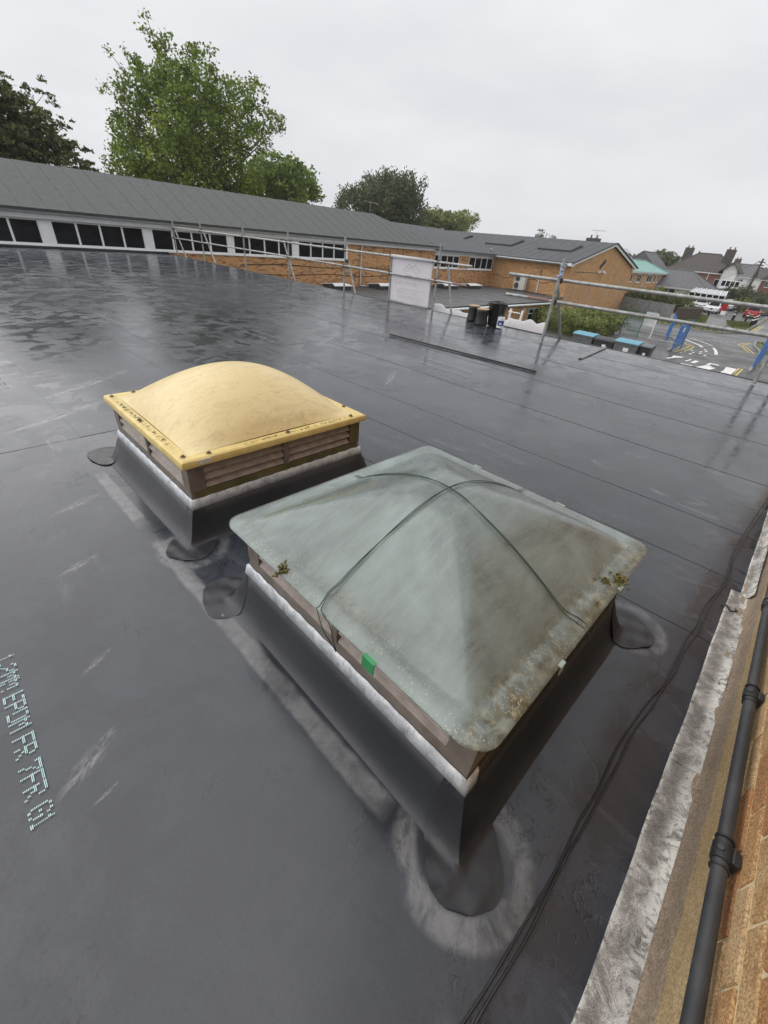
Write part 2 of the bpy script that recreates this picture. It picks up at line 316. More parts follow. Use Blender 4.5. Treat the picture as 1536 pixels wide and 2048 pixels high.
def mat_brick(name, c1, c2, mort, bw=.225, rh=.075, dotty=0):
    m, t, b = newmat(name); c = nd(t, 'ShaderNodeTexCoord'); s = nd(t, 'ShaderNodeSeparateXYZ'); t.links.new(c.outputs['Object'], s.inputs[0])
    k = nd(t, 'ShaderNodeCombineXYZ'); t.links.new(math_(t, 'ADD', s.outputs[0], s.outputs[1]), k.inputs[0]); t.links.new(s.outputs[2], k.inputs[1])
    br = nd(t, 'ShaderNodeTexBrick', Scale=1.0); br.inputs['Brick Width'].default_value = bw; br.inputs['Row Height'].default_value = rh; br.inputs['Mortar Size'].default_value = .008
    br.inputs['Color1'].default_value = c1+(1,); br.inputs['Color2'].default_value = c2+(1,); br.inputs['Mortar'].default_value = mort+(1,); br.inputs['Bias'].default_value = .0
    t.links.new(k.outputs[0], br.inputs['Vector'])
    n = noise(t, coords(t), .7, 5); col = mixc(t, math_(t, 'MULTIPLY', ramp(t, n, [(.35, g(0)), (.7, g(1))]), .3), br.outputs['Color'], tuple(x*.6 for x in c2))
    if dotty:
        w = nd(t, 'ShaderNodeTexWhiteNoise', noise_dimensions='2D'); sn = nd(t, 'ShaderNodeVectorMath', operation='SNAP'); sn.inputs[1].default_value = (bw, rh, 1); t.links.new(k.outputs[0], sn.inputs[0])
        t.links.new(sn.outputs[0], w.inputs['Vector']); col = mixc(t, math_(t, 'MULTIPLY', ramp(t, w.outputs['Value'], [(.80, g(0)), (.86, g(1))]), dotty), col, (.13, .075, .045))
    t.links.new(col, b.inputs['Base Color']); b.inputs['Roughness'].default_value = .85
    bump(t, b, br.outputs['Fac'], -.5, .006); return m
m_schoolbrick = mat_brick('school_brick', (.62, .32, .125), (.46, .21, .08), (.52, .38, .22), dotty=.75)
m_gablebrick = mat_brick('gable_brick', (.64, .36, .15), (.52, .26, .10), (.56, .40, .24), dotty=.35)
m_redbrick = mat_brick('red_brick', (.27, .085, .055), (.2, .06, .042), (.24, .16, .13))
m_white = P('white_paint', (.84, .85, .85), (.78, .79, .79), .4, 3)
m_offw = P('offwhite_panel', (.60, .61, .60), (.52, .53, .52), .5, 3)
m_gutter = P('gutter', (.56, .58, .60), (.44, .46, .47), .4, 4)
def mat_glass():
    m, t, b = newmat('dark_glass'); v = coords(t); n = noise(t, v, 1.3, 4)
    t.links.new(ramp(t, n, [(.35, (.006, .006, .007)), (.7, (.016, .017, .020))]), b.inputs['Base Color']); b.inputs['Roughness'].default_value = .06
    b.inputs['Specular IOR Level'].default_value = .12
    return m
m_glass = mat_glass()
m_felt = P('roof_felt', (.112, .119, .113), (.090, .096, .092), .85, 5, bs=60, bst=.3, bd=.006, detail=8)
m_felt2 = P('roof_felt_grey', (.062, .066, .070), (.085, .09, .095), .75, 1.8, bs=50, bst=.4, bd=.01, detail=8)
m_feltedge = P('felt_edge', (.05, .053, .053), (.035, .037, .037), .7)
m_galv = P('galvanised_tube', (.44, .45, .44), (.27, .27, .26), .45, 9, metal=.55, bs=60, bst=.15, r2=.6)
m_rust = P('rusty_coupler', (.055, .045, .04), (.11, .06, .04), .6, 40, metal=.4)
m_redtube = P('red_painted_tube', (.26, .12, .10), (.22, .16, .14), .55, 20)
m_tarp = P('white_sheet', (.86, .85, .87), (.81, .80, .82), .55, 3, bs=7, bst=.25, bd=.02)
_t = m_tarp.node_tree; _b = _t.nodes['Principled BSDF']; _tr = nd(_t, 'ShaderNodeBsdfTranslucent', Color=(.86, .85, .87, 1)); _mx = nd(_t, 'ShaderNodeMixShader'); _mx.inputs[0].default_value = .5
_t.links.new(_b.outputs[0], _mx.inputs[1]); _t.links.new(_tr.outputs[0], _mx.inputs[2]); _t.links.new(_mx.outputs[0], _t.nodes['Material Output'].inputs['Surface'])
m_pink = P('faint_print', (.64, .50, .53), (.68, .58, .60), .6, 20)
m_tan = P('cardboard_core', (.55, .40, .24), (.45, .32, .18), .8, 20)
m_blue = P('blue_label', (.015, .06, .22), (.02, .09, .30), .4, 20)
m_tarmac = P('tarmac', (.060, .056, .054), (.088, .082, .078), .55, .8, bs=40, bst=.3, bd=.01, r2=.3, detail=8)
m_roadwet = P('wet_road', (.11, .11, .112), (.075, .075, .078), .28, .5, bs=40, bst=.2, bd=.01, r2=.5, detail=8)
m_pave = P('pavement', (.22, .21, .20), (.16, .155, .15), .7, 2, detail=8)
m_grass = P('grass', (.085, .115, .030), (.15, .16, .055), .9, 1.2, bs=30, bst=.8, bd=.05, detail=8)
m_paint = P('road_paint', (.78, .77, .73), (.62, .61, .58), .6, 8)
m_ypaint = P('yellow_paint', (.62, .48, .10), (.5, .38, .10), .6, 8)
m_conc = P('concrete', (.30, .29, .27), (.22, .21, .20), .8, 5)
m_bluegate = P('blue_paint', (.04, .15, .42), (.05, .19, .50), .45, 5)
m_greenmesh = P('green_mesh', (.02, .12, .09), (.03, .15, .11), .5, 5)
m_fencewood = P('weathered_fence', (.30, .30, .32), (.22, .22, .235), .85, 3)
m_bark = P('bark', (.075, .06, .045), (.045, .036, .027), .9, 5, bs=20, bst=.8, bd=.03)
m_brownwood = P('brown_wood', (.10, .075, .055), (.07, .05, .036), .8, 4)

# ------------------------------------------------------------------ ground, roads
def struct(o): o['kind'] = 'structure'; return o
def sheet(name, poly, z, mat, parent=None):
    mb = MB(); mb.add([(x, y, z) for x, y in poly], [tuple(range(len(poly)))]); return mb.build(name, mat, parent)
m_ground = P('ground_earth', (.13, .14, .075), (.10, .11, .06), .9, .05, detail=8)
struct(sheet('ground', [(-600, -700), (1400, -700), (1400, 800), (-600, 800)], G-.03, m_ground))
drive = struct(sheet('driveway', [(11, -12), (47, -12), (47, 2.4), (49.5, 3.6), (49.5, 6.4), (46, 8.2), (46, 22), (11, 22)], G, m_tarmac))
road = struct(sheet('road', [(46.2, -60), (53.2, -60), (53.2, -2.8), (260, 1.5), (260, 9.5), (70, 4.9), (57, 4.7), (53.6, 6.2), (52.8, 9), (53.2, 70), (46.2, 70)], G+.006, m_roadwet))
struct(sheet('pavement', [(53.4, 9), (54.2, 6.6), (57.3, 5.0), (70, 5.2), (260, 9.8), (260, 60), (90, 60), (53.8, 60)], G-.012, m_pave))
struct(sheet('residents_forecourt', [(73.5, 5.6), (120, 7.2), (120, 20), (73.5, 20)], G+.004, m_tarmac))
def kerb(name, pts, parent):
    mb = MB()
    for a, b in zip(pts[:-1], pts[1:]):
        a, b = Vector(a+(0,)), Vector(b+(0,)); d = b-a; mb.box(((a+b)/2+Vector((0, 0, G+.05))), (d.length+.05, .15, .14), math.atan2(d.y, d.x))
    return mb.build(name, m_conc, parent)
def verge(name, poly, label=None):
    o = struct(MB().prism(poly, G-.03, G+.10).build(name, m_grass)); 
    # blades of grass as a fine uneven nap on top
    xs = [p[0] for p in poly]; ys = [p[1] for p in poly]
    def inside(x, y):
        c = False; j = len(poly)-1
        for i in range(len(poly)):
            if (poly[i][1] > y) != (poly[j][1] > y) and x < (poly[j][0]-poly[i][0])*(y-poly[i][1])/(poly[j][1]-poly[i][1])+poly[i][0]: c = not c
            j = i
        return c
    mb = MB(); n = 0
    while n < 1300:
        x, y = random.uniform(min(xs), max(xs)), random.uniform(min(ys), max(ys))
        if not inside(x, y): n += .2; continue
        h = random.uniform(.05, .14); a = random.uniform(0, 6.28); w = .10
        mb.add([(x-w*math.cos(a), y-w*math.sin(a), G+.095), (x+w*math.cos(a), y+w*math.sin(a), G+.095), (x+random.uniform(-.06, .06), y+random.uniform(-.06, .06), G+.1+h)], [(0, 1, 2)]); n += 1
    b = mb.build('grass_blades', m_grass, o); b['kind'] = 'stuff'
    return o
verge('grass_verge', [(53.6, 22), (53.2, 9.2), (54.0, 6.9), (57.2, 5.2), (61.3, 5.0), (60.4, 9.6), (59.5, 22)])
verge('grass_verge', [(62.4, 9.2), (72.6, 10.7), (72.8, 13.2), (66, 13.0), (62.2, 11.5)])
verge('grass_verge', [(62.5, 5.1), (71.0, 5.5), (71.6, 6.2), (69.6, 8.2), (63.6, 7.2)])
verge('grass_verge', [(48.6, 2.9), (51.6, 3.1), (52.6, 1.5), (52.6, -14), (40.5, -14), (40.5, -1.2), (45.2, 2.1)])
kerb('kerb', [(53.5, 22), (53.1, 9.2), (53.9, 6.8), (57.1, 5.08), (70.9, 5.3)], road)
kerb('kerb', [(36.2, 6.75), (41.5, 7.1), (43.5, 8.2), (44.2, 12)], drive)
kerb('kerb', [(34.5, 1.75), (40, 1.9), (45, 2.25), (48.4, 3.05), (51.7, 3.25), (52.7, 1.5), (52.7, -10)], drive)
def mark(name, polys, mat, parent, dz=.012):
    mb = MB()
    for p in polys: mb.add([(x, y, G+dz) for x, y in p], [tuple(range(len(p)))])
    return mb.build(name, mat, parent)
def strip(pts, w):
    ps = []
    for a, b in zip(pts[:-1], pts[1:]):
        a, b = Vector(a), Vector(b); n = Vector((-(b-a).y, (b-a).x)).normalized()*w/2
        ps.append([tuple(a+n), tuple(b+n), tuple(b-n), tuple(a-n)])
    return ps
mark('painted_letter', [[(31.6, 2.95), (33.0, 2.85), (34.7, 2.95), (34.7, 2.35), (31.6, 2.25)]], m_paint, drive)
mark('painted_letter', [[(32.3, 4.2), (33.4, 3.95), (33.4, 3.3), (32.3, 3.45)], [(33.4, 3.95), (33.75, 3.9), (33.75, 3.55), (33.4, 3.6)], [(33.9, 3.95), (34.9, 3.9), (34.9, 3.35), (34.5, 3.35), (34.5, 3.75), (33.9, 3.75)]], m_paint, drive)
mark('painted_letter', [[(33.5, 4.75), (34.7, 4.7), (34.7, 4.45), (33.5, 4.5)]], m_paint, drive)
mark('painted_letter', [[(33.6, 5.1), (34.8, 5.0), (34.8, 4.88), (33.6, 4.98)], [(31.9, 5.1), (32.5, 5.05), (32.5, 4.4), (32.3, 4.4)]], m_paint, drive)
mark('painted_letter', [[(33.2, 6.15), (34.0, 5.95), (34.9, 6.05), (35.1, 5.45), (34.6, 5.5), (34.2, 5.75), (33.2, 5.95)]], m_paint, drive)
mark('painted_letter', [[(39.1, 4.35), (39.2, 4.15), (40.4, 4.35), (41.6, 4.6), (42.7, 4.95), (42.6, 5.1), (41.5, 4.8), (40.3, 4.55)]], m_paint, drive)
for i, (x, y) in enumerate([(37.2, 5.9), (37.8, 5.4), (38.0, 5.0), (37.5, 4.6), (38.9, 5.1), (39.6, 4.9), (36.9, 5.4), (38.8, 5.7), (40.3, 5.1)]):
    mark('worn_paint_patch', [[(x, y), (x+.5, y+.03), (x+.45, y+.2), (x+.05, y+.17)]], m_paint, drive)
for k, pts in enumerate([[(44.8, 7.6), (43.6, 6.7), (42.6, 5.95), (41.7, 5.6)], [(46.0, 7.3), (45.2, 6.4), (43.8, 5.3)]]): mark('painted_line', strip(pts, .16+.05*(k == 0)), m_paint, drive)
for k in range(9):
    a = Vector((45.4, 7.9)); b = Vector((48.6, 4.15)); p = a.lerp(b, k/9); q = a.lerp(b, (k+.55)/9); mark('give_way_dash', strip([tuple(p), tuple(q)], .12), m_paint, drive)
for off in (0, .3):
    mark('yellow_line', strip([(36.6, 6.35-off), (37.8, 6.3-off), (40.9, 6.32-off), (42.0, 6.9-off), (42.6, 7.9-off)], .1), m_ypaint, drive)
    mark('yellow_line', strip([(31.6, 2.10+off*.6), (35.2, 2.14+off*.6)], .1), m_ypaint, drive)
    mark('yellow_line', strip([(43.6, 2.5+off), (46.5, 3.3+off), (47.5, 3.75+off), (49.0, 3.6+off), (50.2, 3.45+off*.3)], .1), m_ypaint, drive)
    mark('yellow_line', strip([(57.3, 4.75-off), (64, 4.75-off), (70, 4.8-off)], .12), m_ypaint, road, .02)

# ------------------------------------------------------------------ the flat roof we stand on
und = lambda x, y: .0035*math.sin(x*1.7+.6*math.sin(y*.9))+.003*math.sin(y*1.1+x*.5)
RX0, RX1, RY0, RY1 = -3.0, 10.7, -.46, 26.75
m_fascia = P('roof_edge_trim', (.05, .05, .052), (.07, .07, .072), .5)
roof = struct(MB().bb(RX0, RX1-.02, RY0, RY1, G, -.012).build('flat_roof', m_schoolbrick))
MB().bb(RX1-.018, RX1+.02, RY0, RY1, -.16, .012).build('edge_trim', m_fascia, roof, bevel=.006)
def membrane(x0, x1, y0, y1, step=.22):
    nx, ny = max(2, int((x1-x0)/step)), max(2, int((y1-y0)/step)); L = y1-y0; Wd = x1-x0
    def fn(u, v):
        x, y = x0+u*Wd, y0+v*L
        wob = .012*math.sin(y*2.3+x0*7)*(u < 1e-6) + .010*math.sin(x*3.1+y0*5)*0
        return (x+wob, y, und(x, y)+.0012+.0024*(1-u)+.0014*(1-v))
    mb = MB().grid(nx, ny, fn)
    n = nx+1; vs = list(mb.v); k = len(vs)
    for rim, dz in (([j*n for j in range(ny+1)], .0016), (list(range(n)), .0010)):   # visible cut edges of the lap
        k = len(mb.v); m_ = len(rim)
        mb.v += [vs[i] for i in rim]+[(vs[i][0], vs[i][1], vs[i][2]-dz) for i in rim]
        mb.f += [(k+j, k+j+1, k+m_+j+1, k+m_+j) for j in range(m_-1)]
    return mb.build('membrane_sheet', m_roof, roof, smooth=True)
sheets = {}
sheets['near'] = membrane(RX0, 2.40, RY0, 4.16, .12)
bx = [2.35, 3.08, 3.79, 5.05, 6.45, 7.95, 9.40, 10.70]
cuts = [[7.6, 15.8], [11.3, 20], [6.3, 14], [9.2, 18.4], [12.6, 21], [7.9, 16.5], [10.4, 19], [6.9, 13.6], [11.8, 22], [8.6, 17.2], [13, 20.5]]
for i in range(len(bx)-1):
    ys = [RY0]+cuts[i]+[RY1]
    for a, b in zip(ys[:-1], ys[1:]): sheets[(i, a)] = membrane(bx[i], min(bx[i+1]+.06, RX1), a, min(b+.07, RY1))
bx2 = [RX0, -1.55, -.83, -.12, .60, 1.30, 1.95, 2.40]
cuts2 = [[9, 17], [6.8, 15], [9.16, 16], [6.7, 12.4], [9.16, 18], [7.95, 11.35], [9.4, 17.5]]
for i in range(len(bx2)-1):
    ys = [4.12]+cuts2[i]+[RY1]
    for a, b in zip(ys[:-1], ys[1:]): membrane(bx2[i], bx2[i+1]+(.06 if i < 6 else 0), a, min(b+.07, RY1))
MB().bb(RX0, RX1-.05, RY1-.06, RY1+.02, .0, .10).build('upstand', m_skirt, roof, bevel=.02)
# stains and prints lie on the sheets
def edged(o, fn):
    me = o.data; a = me.attributes.new('edge', 'FLOAT', 'POINT')
    a.data.foreach_set('value', [max(0, min(1, fn(v.co))) for v in me.vertices]); return o
def smooth01(x): x = max(0, min(1, x)); return x*x*(3-2*x)
def stain_strip(pts, w, mat, parent, z=.0145, name='primer_stain'):
    mb = MB(); n = 24; P0 = [Vector(p) for p in pts]; L = len(P0)-1
    def at(t):
        s = t*L; i = min(int(s), L-1); return P0[i].lerp(P0[i+1], s-i)
    def fn(u, v):
        p = at(v); x = p.x+(u-.5)*w*(1+.25*math.sin(v*23)); return (x, p.y, und(x, p.y)+z)
    mb.grid(6, n, fn); o = mb.build(name, mat, parent, smooth=True)
    a = o.data.attributes.new('edge', 'FLOAT', 'POINT')
    a.data.foreach_set('value', [smooth01(min(i, 6-i)/2.0)*smooth01(min(j, n-j)/2.5) for j in range(n+1) for i in range(7)])
    return o
near = sheets['near']
# dot-matrix print: 5x7 characters, 'up' of the letters = +X, reading towards -Y
FONT = {'1': '00100 01100 00100 00100 00100 00100 01110', '2': '01110 10001 00001 00110 01000 10000 11111', '.': '00000 00000 00000 00000 00000 00110 00110',
 'M': '10001 11011 10101 10101 10001 10001 10001', 'E': '11111 10000 10000 11110 10000 10000 11111', 'P': '11110 10001 10001 11110 10000 10000 10000',
 'D': '11110 10001 10001 10001 10001 10001 11110', 'F': '11111 10000 10000 11110 10000 10000 10000', 'R': '11110 10001 10001 11110 10100 10010 10001',
 '7': '11111 10001 00010 00100 00100 01000 01000', 'G': '01110 10001 10000 10111 10001 10001 01110', ' ': ' '.join(['00000']*7)}
wear = random.Random(5)
def print_mesh(text, height, pitch, gap=.012):
    mb = MB(); y = 0
    for ch in text:
        rows = FONT[ch].split()
        w = pitch*(.62 if ch in '1. ' else 1)
        for r, row in enumerate(rows):
            for c, bit in enumerate(row):
                if bit != '1' or wear.random() < .05: continue
                X = height*(1-(r+.5)/7); Y = y-(c+.5)*(w-.004)/5
                bar = (c > 0 and row[c-1] == '1') or (c < 4 and row[c+1] == '1')
                hh = (w-.004)/5*(.5 if bar else .34); hv = height/7
                for k in (-1, 1):
                    mb.add([(X+k*hv*.24-hv*.13, Y-hh, 0), (X+k*hv*.24+hv*.13, Y-hh, 0), (X+k*hv*.24+hv*.13, Y+hh, 0), (X+k*hv*.24-hv*.13, Y+hh, 0)], [(0, 1, 2, 3)])
        y -= w
    return mb
me_print = print_mesh('1.2MM EPDM FR 7FR G1', .066, .0475).mesh('printed_text', m_print)
o = link('printed_text', me_print, near); o.location = (-.289, 1.876, .013); o.rotation_euler = (0, 0, -.035)
me_f = print_mesh('1.2MM EPDM FR 7FR G1', .085, .062).mesh('printed_text', m_print_faint)
for x, y, rz in [(2.05, 9.7, .02), (2.35, 9.7, .02), (4.05, 7.6, .01), (4.28, 7.6, .01), (5.45, 4.5, .0), (5.75, 4.6, .0), (.3, 6.9, .02)]:
    o = link('printed_text', me_f, roof); o.location = (x, y, und(x, y)+.016); o.rotation_euler = (0, 0, rz)

# ------------------------------------------------------------------ rooflights
def ring(mb, prof, a, b, n=14, wav=0, corner=0):
    """loft a square ring of half sizes a,b through (offset, z) profile points"""
    o = len(mb.v); per = []
    cs = [(-1, -1), (1, -1), (1, 1), (-1, 1)]
    for k in range(4):
        p, q = cs[k], cs[(k+1) % 4]
        for i in range(n): t = i/n; per.append((p[0]+(q[0]-p[0])*t, p[1]+(q[1]-p[1])*t))
    m = len(per)
    for (off, z) in prof:
        for i, (u, v) in enumerate(per):
            w = wav*(math.sin(i*1.9)+.6*math.sin(i*4.3+1)) if z == prof[-1][1] or z == prof[0][1] else 0
            mb.v.append((u*(a+off), v*(b+off), z+w))
    for j in range(len(prof)-1):
        for i in range(m): mb.f.append((o+j*m+i, o+j*m+(i+1) % m, o+(j+1)*m+(i+1) % m, o+(j+1)*m+i))
    return mb
def rooflight(name, label, centre, rz, a, b, mossy):
    e = empty(name, (centre[0], centre[1], 0), label, 'rooflight'); e.rotation_euler = (0, 0, rz)
    def put(mb, nm, mat, parent=e, **k):
        o = mb.build(nm, mat, None, **k); o.parent = parent; return o
    up_ = put(ring(MB(), [(.124, .0055), (.110, .0090), (.094, .0200), (.074, .052), (.054, .102), (.036, .160), (.016, .215), (-.02, .216)], a, b, 16), 'upstand', m_skirt, smooth=True)
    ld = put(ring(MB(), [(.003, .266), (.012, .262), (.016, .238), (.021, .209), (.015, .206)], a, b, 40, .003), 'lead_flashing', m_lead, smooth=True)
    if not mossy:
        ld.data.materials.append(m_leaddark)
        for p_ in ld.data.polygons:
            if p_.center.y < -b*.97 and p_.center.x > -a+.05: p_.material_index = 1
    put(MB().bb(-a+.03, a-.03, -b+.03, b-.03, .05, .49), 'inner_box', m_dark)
    zb0, zb1, zt = .240, .312, .505
    for k, (dx, dy) in enumerate(((-1, 0), (1, 0), (0, -1), (0, 1))):
        ln = (b if dx else a)
        wood = m_mossy if (mossy and dy == -1) else m_frame
        def side(t0, t1, o0, o1, z0, z1, mb=None):
            mb = mb or MB()
            if dx: return mb.bb(dx*(a-o0), dx*(a-o1), t0, t1, z0, z1)
            return mb.bb(t0, t1, dy*(b-o0), dy*(b-o1), z0, z1)
        ext = 0 if dx else -.0205
        put(side(-ln-ext+.0*ln, ln+ext, 0, .022, zb0, zb1-.002), 'base_board', wood, bevel=.004)
        put(side(-ln-ext, ln+ext, .002, .024, zt-.034, zt), 'top_rail', m_frame, bevel=.003)
        put(side(-.018, .018, -.004, .02, zb1-.001, zt-.035), 'divider', m_frame, bevel=.003)
        for sgn in (-1, 1):
            t0, t1 = (.0185, ln-.0955) if sgn > 0 else (-ln+.0955, -.0185)
            for j in range(3):
                z = zb1+.024+j*.052; mb = MB(); L = t1-t0; tc_ = (t0+t1)/2
                if dx: mb.box((dx*(a-.017), tc_, z), (.006, L, .047), ry=-dx*.70)
                else: mb.box((tc_, dy*(b-.017), z), (L, .006, .047), rx=dy*.70)
                put(mb, 'louvre_slat', m_slat, bevel=.0015, seg=1)
    for sx in (-1, 1):
        for sy in (-1, 1):
            mb = MB(); x, y = sx*a, sy*b; L = .095; d = .022
            poly = [(x, y), (x-sx*L, y), (x-sx*L, y-sy*d), (x-sx*d, y-sy*d), (x-sx*d, y-sy*L), (x, y-sy*L)]
            poly = [(px+sx*.001, py+sy*.001) for px, py in poly]
            mb.prism(poly, zb1-.001, zt-.0345); put(mb, 'corner_post', m_mossy if (mossy and sy == -1 and sx == 1) else m_frame, bevel=.003)
    return e, put, up_
def corner_patch(up_, e, cx, cy, ang, lx, ly, zr=.0165):
    """membrane patch dressed from the upstand on to the roof, rounded at its outer end (local coords of the rooflight)"""
    n, m = 22, 14; mb = MB(); ca, sa = math.cos(ang), math.sin(ang); a = up_['half'][0]; b = up_['half'][1]
    def fn(u, v):
        s = (u-.5)*2; t = v*2-1
        rr = max(0, 1-abs(s)**3.2)**.45; wv = 1+.012*math.sin(s*7+cx*40)+.008*math.sin(t*9+s*13); px, py = s*lx*wv, t*ly*(rr*.92+.08)*wv
        x, y = cx+px*ca-py*sa, cy+px*sa+py*ca
        d = max(abs(x)-a, abs(y)-b); prof = [(-1, .21), (.016, .215), (.036, .160), (.054, .102), (.074, .054), (.094, .0225), (.110, .0120), (.124, .0092), (.17, .009), (2, .009)]
        z = .01
        for (d0, z0), (d1, z1) in zip(prof[:-1], prof[1:]):
            if d0 <= d <= d1: z = z0+(z1-z0)*(d-d0)/(d1-d0)
        return (x, y, z+.0022+.0016*math.sin(px*64+cy*9)*math.sin(py*45)+.0014*math.sin(px*31+py*52))
    mb.grid(n, m, fn); o = mb.build('corner_patch', m_patch, None, smooth=True); o.parent = up_
    so_ = o.modifiers.new('thick', 'SOLIDIFY'); so_.thickness = .0018; so_.offset = 1; es_ = o.modifiers.new('split', 'EDGE_SPLIT'); es_.split_angle = .6
    return o
def smear_ring(e, cx, cy, r0, r1, a0, a1, sx=1, sy=1):
    mb = MB(); n = 36
    def fn(u, v):
        t = a0+(a1-a0)*v; r = r0+(r1-r0)*u*(1+.18*math.sin(v*17)+.1*math.sin(v*41)); return (cx+sx*r*math.cos(t), cy+sy*r*math.sin(t), .0165+.001*u)
    mb.grid(6, n, fn); o = mb.build('glue_smear', m_smear, None, smooth=True); o.parent = e
    at_ = o.data.attributes.new('edge', 'FLOAT', 'POINT'); at_.data.foreach_set('value', [smooth01((6-i)/2.2)*smooth01(min(j, n-j)/4) for j in range(n+1) for i in range(7)])
    return o
# yellow one
ya, yb = .662, .634
ye, yput, yup = rooflight('yellow_rooflight', 'yellowed dome rooflight with screwed flange on a louvred brown box', (1.424, 2.8135), -.0094, ya, yb, True)
yup['half'] = [ya, yb]
YA, YB = .692, .668
def ydome(x, y):
    fx, fy = YA-.062, YB-.062; u, v = abs(x)/fx, abs(y)/fy
    if u >= 1 or v >= 1: return 0
    d = (1-u**2.0)*(1-v**2.0); return .29*d**.78*(1-math.exp(-d*18))
def ysurf(i, j): return None
mb = MB(); N = 64
mb.grid(N, N, lambda u, v: ((u*2-1)*(YA-.07), (v*2-1)*(YB-.07), .5315+ydome((u*2-1)*(YA-.07), (v*2-1)*(YB-.07))))
yd = yput(mb, 'dome', m_yel, smooth=True)
fl = ring(MB(), [(-.071, .5312), (-.066, .5335), (-.012, .5335), (0, .526), (.004, .508), (.004, .488), (-.004, .488), (-.006, .505)], YA, YB, 12)
yf = fl.build('flange', m_yrim, None, bevel=.002); yf.parent = yd
def bolt(x, y, z, parent):
    o = MB().lathe((x, y, z), [(.016, 0), (.016, .003), (.009, .005), (.009, .012), (.004, .014)], 10).build('fixing_bolt', m_steel, None, smooth=False); o.parent = parent
for (x, y) in [(-.655, -.60), (-.655, .06), (-.50, .63), (-.52, -.633), (.02, -.633), (.57, -.633), (.657, -.45), (.657, .1), (-.655, .60), (.6, .635)]: bolt(x, y, .534, yd)
lb = MB().box((-.565, -YB-.0065, .513), (.085, .003, .026)).build('maker_label', P('label_white', (.72, .70, .62), (.5, .46, .36), .5, 90), None); lb.parent = yd
for (x0, x1, y0, y1) in [(-.672, -.635, -.5, .6), (-.4, .6, -.652, -.622)]:
    mb = MB(); mb.grid(10, 10, lambda u, v: (x0+u*(x1-x0), y0+v*(y1-y0), .5346)); o = mb.build('dirt_streak', m_grime, None); o.parent = yd
    at_ = o.data.attributes.new('edge', 'FLOAT', 'POINT'); at_.data.foreach_set('value', [smooth01(min(i, 10-i)/2)*smooth01(min(j, 10-j)/2) for j in range(11) for i in range(11)])
for cx, cy, an, lx, ly in [(-.740, -.71, .75, .14, .135), (-.755, .80, .15, .125, .17), (.74, -.70, -.7, .13, .12)]: corner_patch(yup, ye, cx, cy, an, lx, ly)
# green one
ga, gb = .641, .656
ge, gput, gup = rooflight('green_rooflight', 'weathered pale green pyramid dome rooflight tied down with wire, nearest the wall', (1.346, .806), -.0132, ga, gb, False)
gup['half'] = [ga, gb]
GA, GB = .722, .700
def gdome(x, y):
    fx, fy = GA-.085, GB-.085; u, v = max(0, 1-abs(x)/fx), max(0, 1-abs(y)/fy)
    k = .04; d = -k*math.log(math.exp(-u/k)+math.exp(-v/k))+k*math.log(2)*(1-min(1, math.hypot(1-u, 1-v)))*0
    d = max(0, d); d = min(d, .93); h = 1-(1-d/.93)**1.5
    return .228*h*(1-math.exp(-d*26))
def gz(x, y): return .545+gdome(x, y)-.010*max(0, max(abs(x)/GA, abs(y)/GB)-.93)/.07
N = 88; R = .085; mb = MB(); dirt = []; rim = []
def sq(u, v):
    x, y = (u*2-1)*GA, (v*2-1)*GB; dx, dy = abs(x)-(GA-R), abs(y)-(GB-R)
    if dx > 0 and dy > 0:                                      # round the corners of the sheet
        m_ = max(dx, dy); l = math.hypot(dx, dy)
        if l > 0: x = math.copysign(GA-R+dx*m_/l, x); y = math.copysign(GB-R+dy*m_/l, y)
    return x, y
def gfn(u, v):
    x, y = sq(u, v); return (x, y, gz(x, y))
mb.grid(N, N, gfn)
for (x, y, z) in mb.v:
    wob = .25*math.sin(x*9)+.2*math.sin(x*23+1)
    band = .9*math.exp(-((y+GB-.075)/.038)**2)*(1.0+wob)+math.exp(-((y+GB-.02)/.05)**2)*.75*(1+wob) + .55*math.exp(-((x+GA-.09)/.03)**2)*(.5+.5*math.sin(y*7+2))
    dirt.append(max(0, min(1, band))); rim.append(smooth01(1-(min(GA-abs(x), GB-abs(y)))/.16))
gd = gput(mb, 'dome', m_grn, smooth=True)
for nm, arr in (('dirt', dirt), ('rim', rim)):
    at_ = gd.data.attributes.new(nm, 'FLOAT', 'POINT'); at_.data.foreach_set('value', arr)
sm = gd.modifiers.new('thick', 'SOLIDIFY'); sm.thickness = .006; sm.offset = -1
Mg = Matrix.Translation((1.346, .806, 0)) @ Matrix.Rotation(-.0132, 4, 'Z'); Mgi = Mg.inverted()
def gl(x, y): p = Mgi @ Vector((x, y, 0)); return p.x, p.y
def tagclip(x, y, axis, mat, size=.05, drop=.035):
    lx, ly = gl(x, y); mb = MB(); s = size/2
    if axis == 'x':
        sg = math.copysign(1, lx); X = sg*(GA+.004); zt = gz(sg*GA*.99, ly)+.006
        mb.xprism([(X-sg*.045, zt), (X+sg*.004, zt), (X+sg*.006, zt-drop), (X+sg*.002, zt-drop), (X, zt-.004), (X-sg*.045, zt-.003)], 'y', ly-s, ly+s)
    else:
        sg = math.copysign(1, ly); Y = sg*(GB+.004); zt = gz(lx, sg*GB*.99)+.006
        mb.xprism([(Y-sg*.03, zt), (Y+sg*.004, zt), (Y+sg*.006, zt-drop), (Y+sg*.002, zt-drop), (Y, zt-.004), (Y-sg*.03, zt-.003)], 'x', lx-s, lx+s)
    o = mb.build('edge_clip', mat, None, bevel=.001); o.parent = gd; return o
tag(tagclip(.606, .544, 'x', m_greentag, .055, .05), 'bright green plastic edge clip')
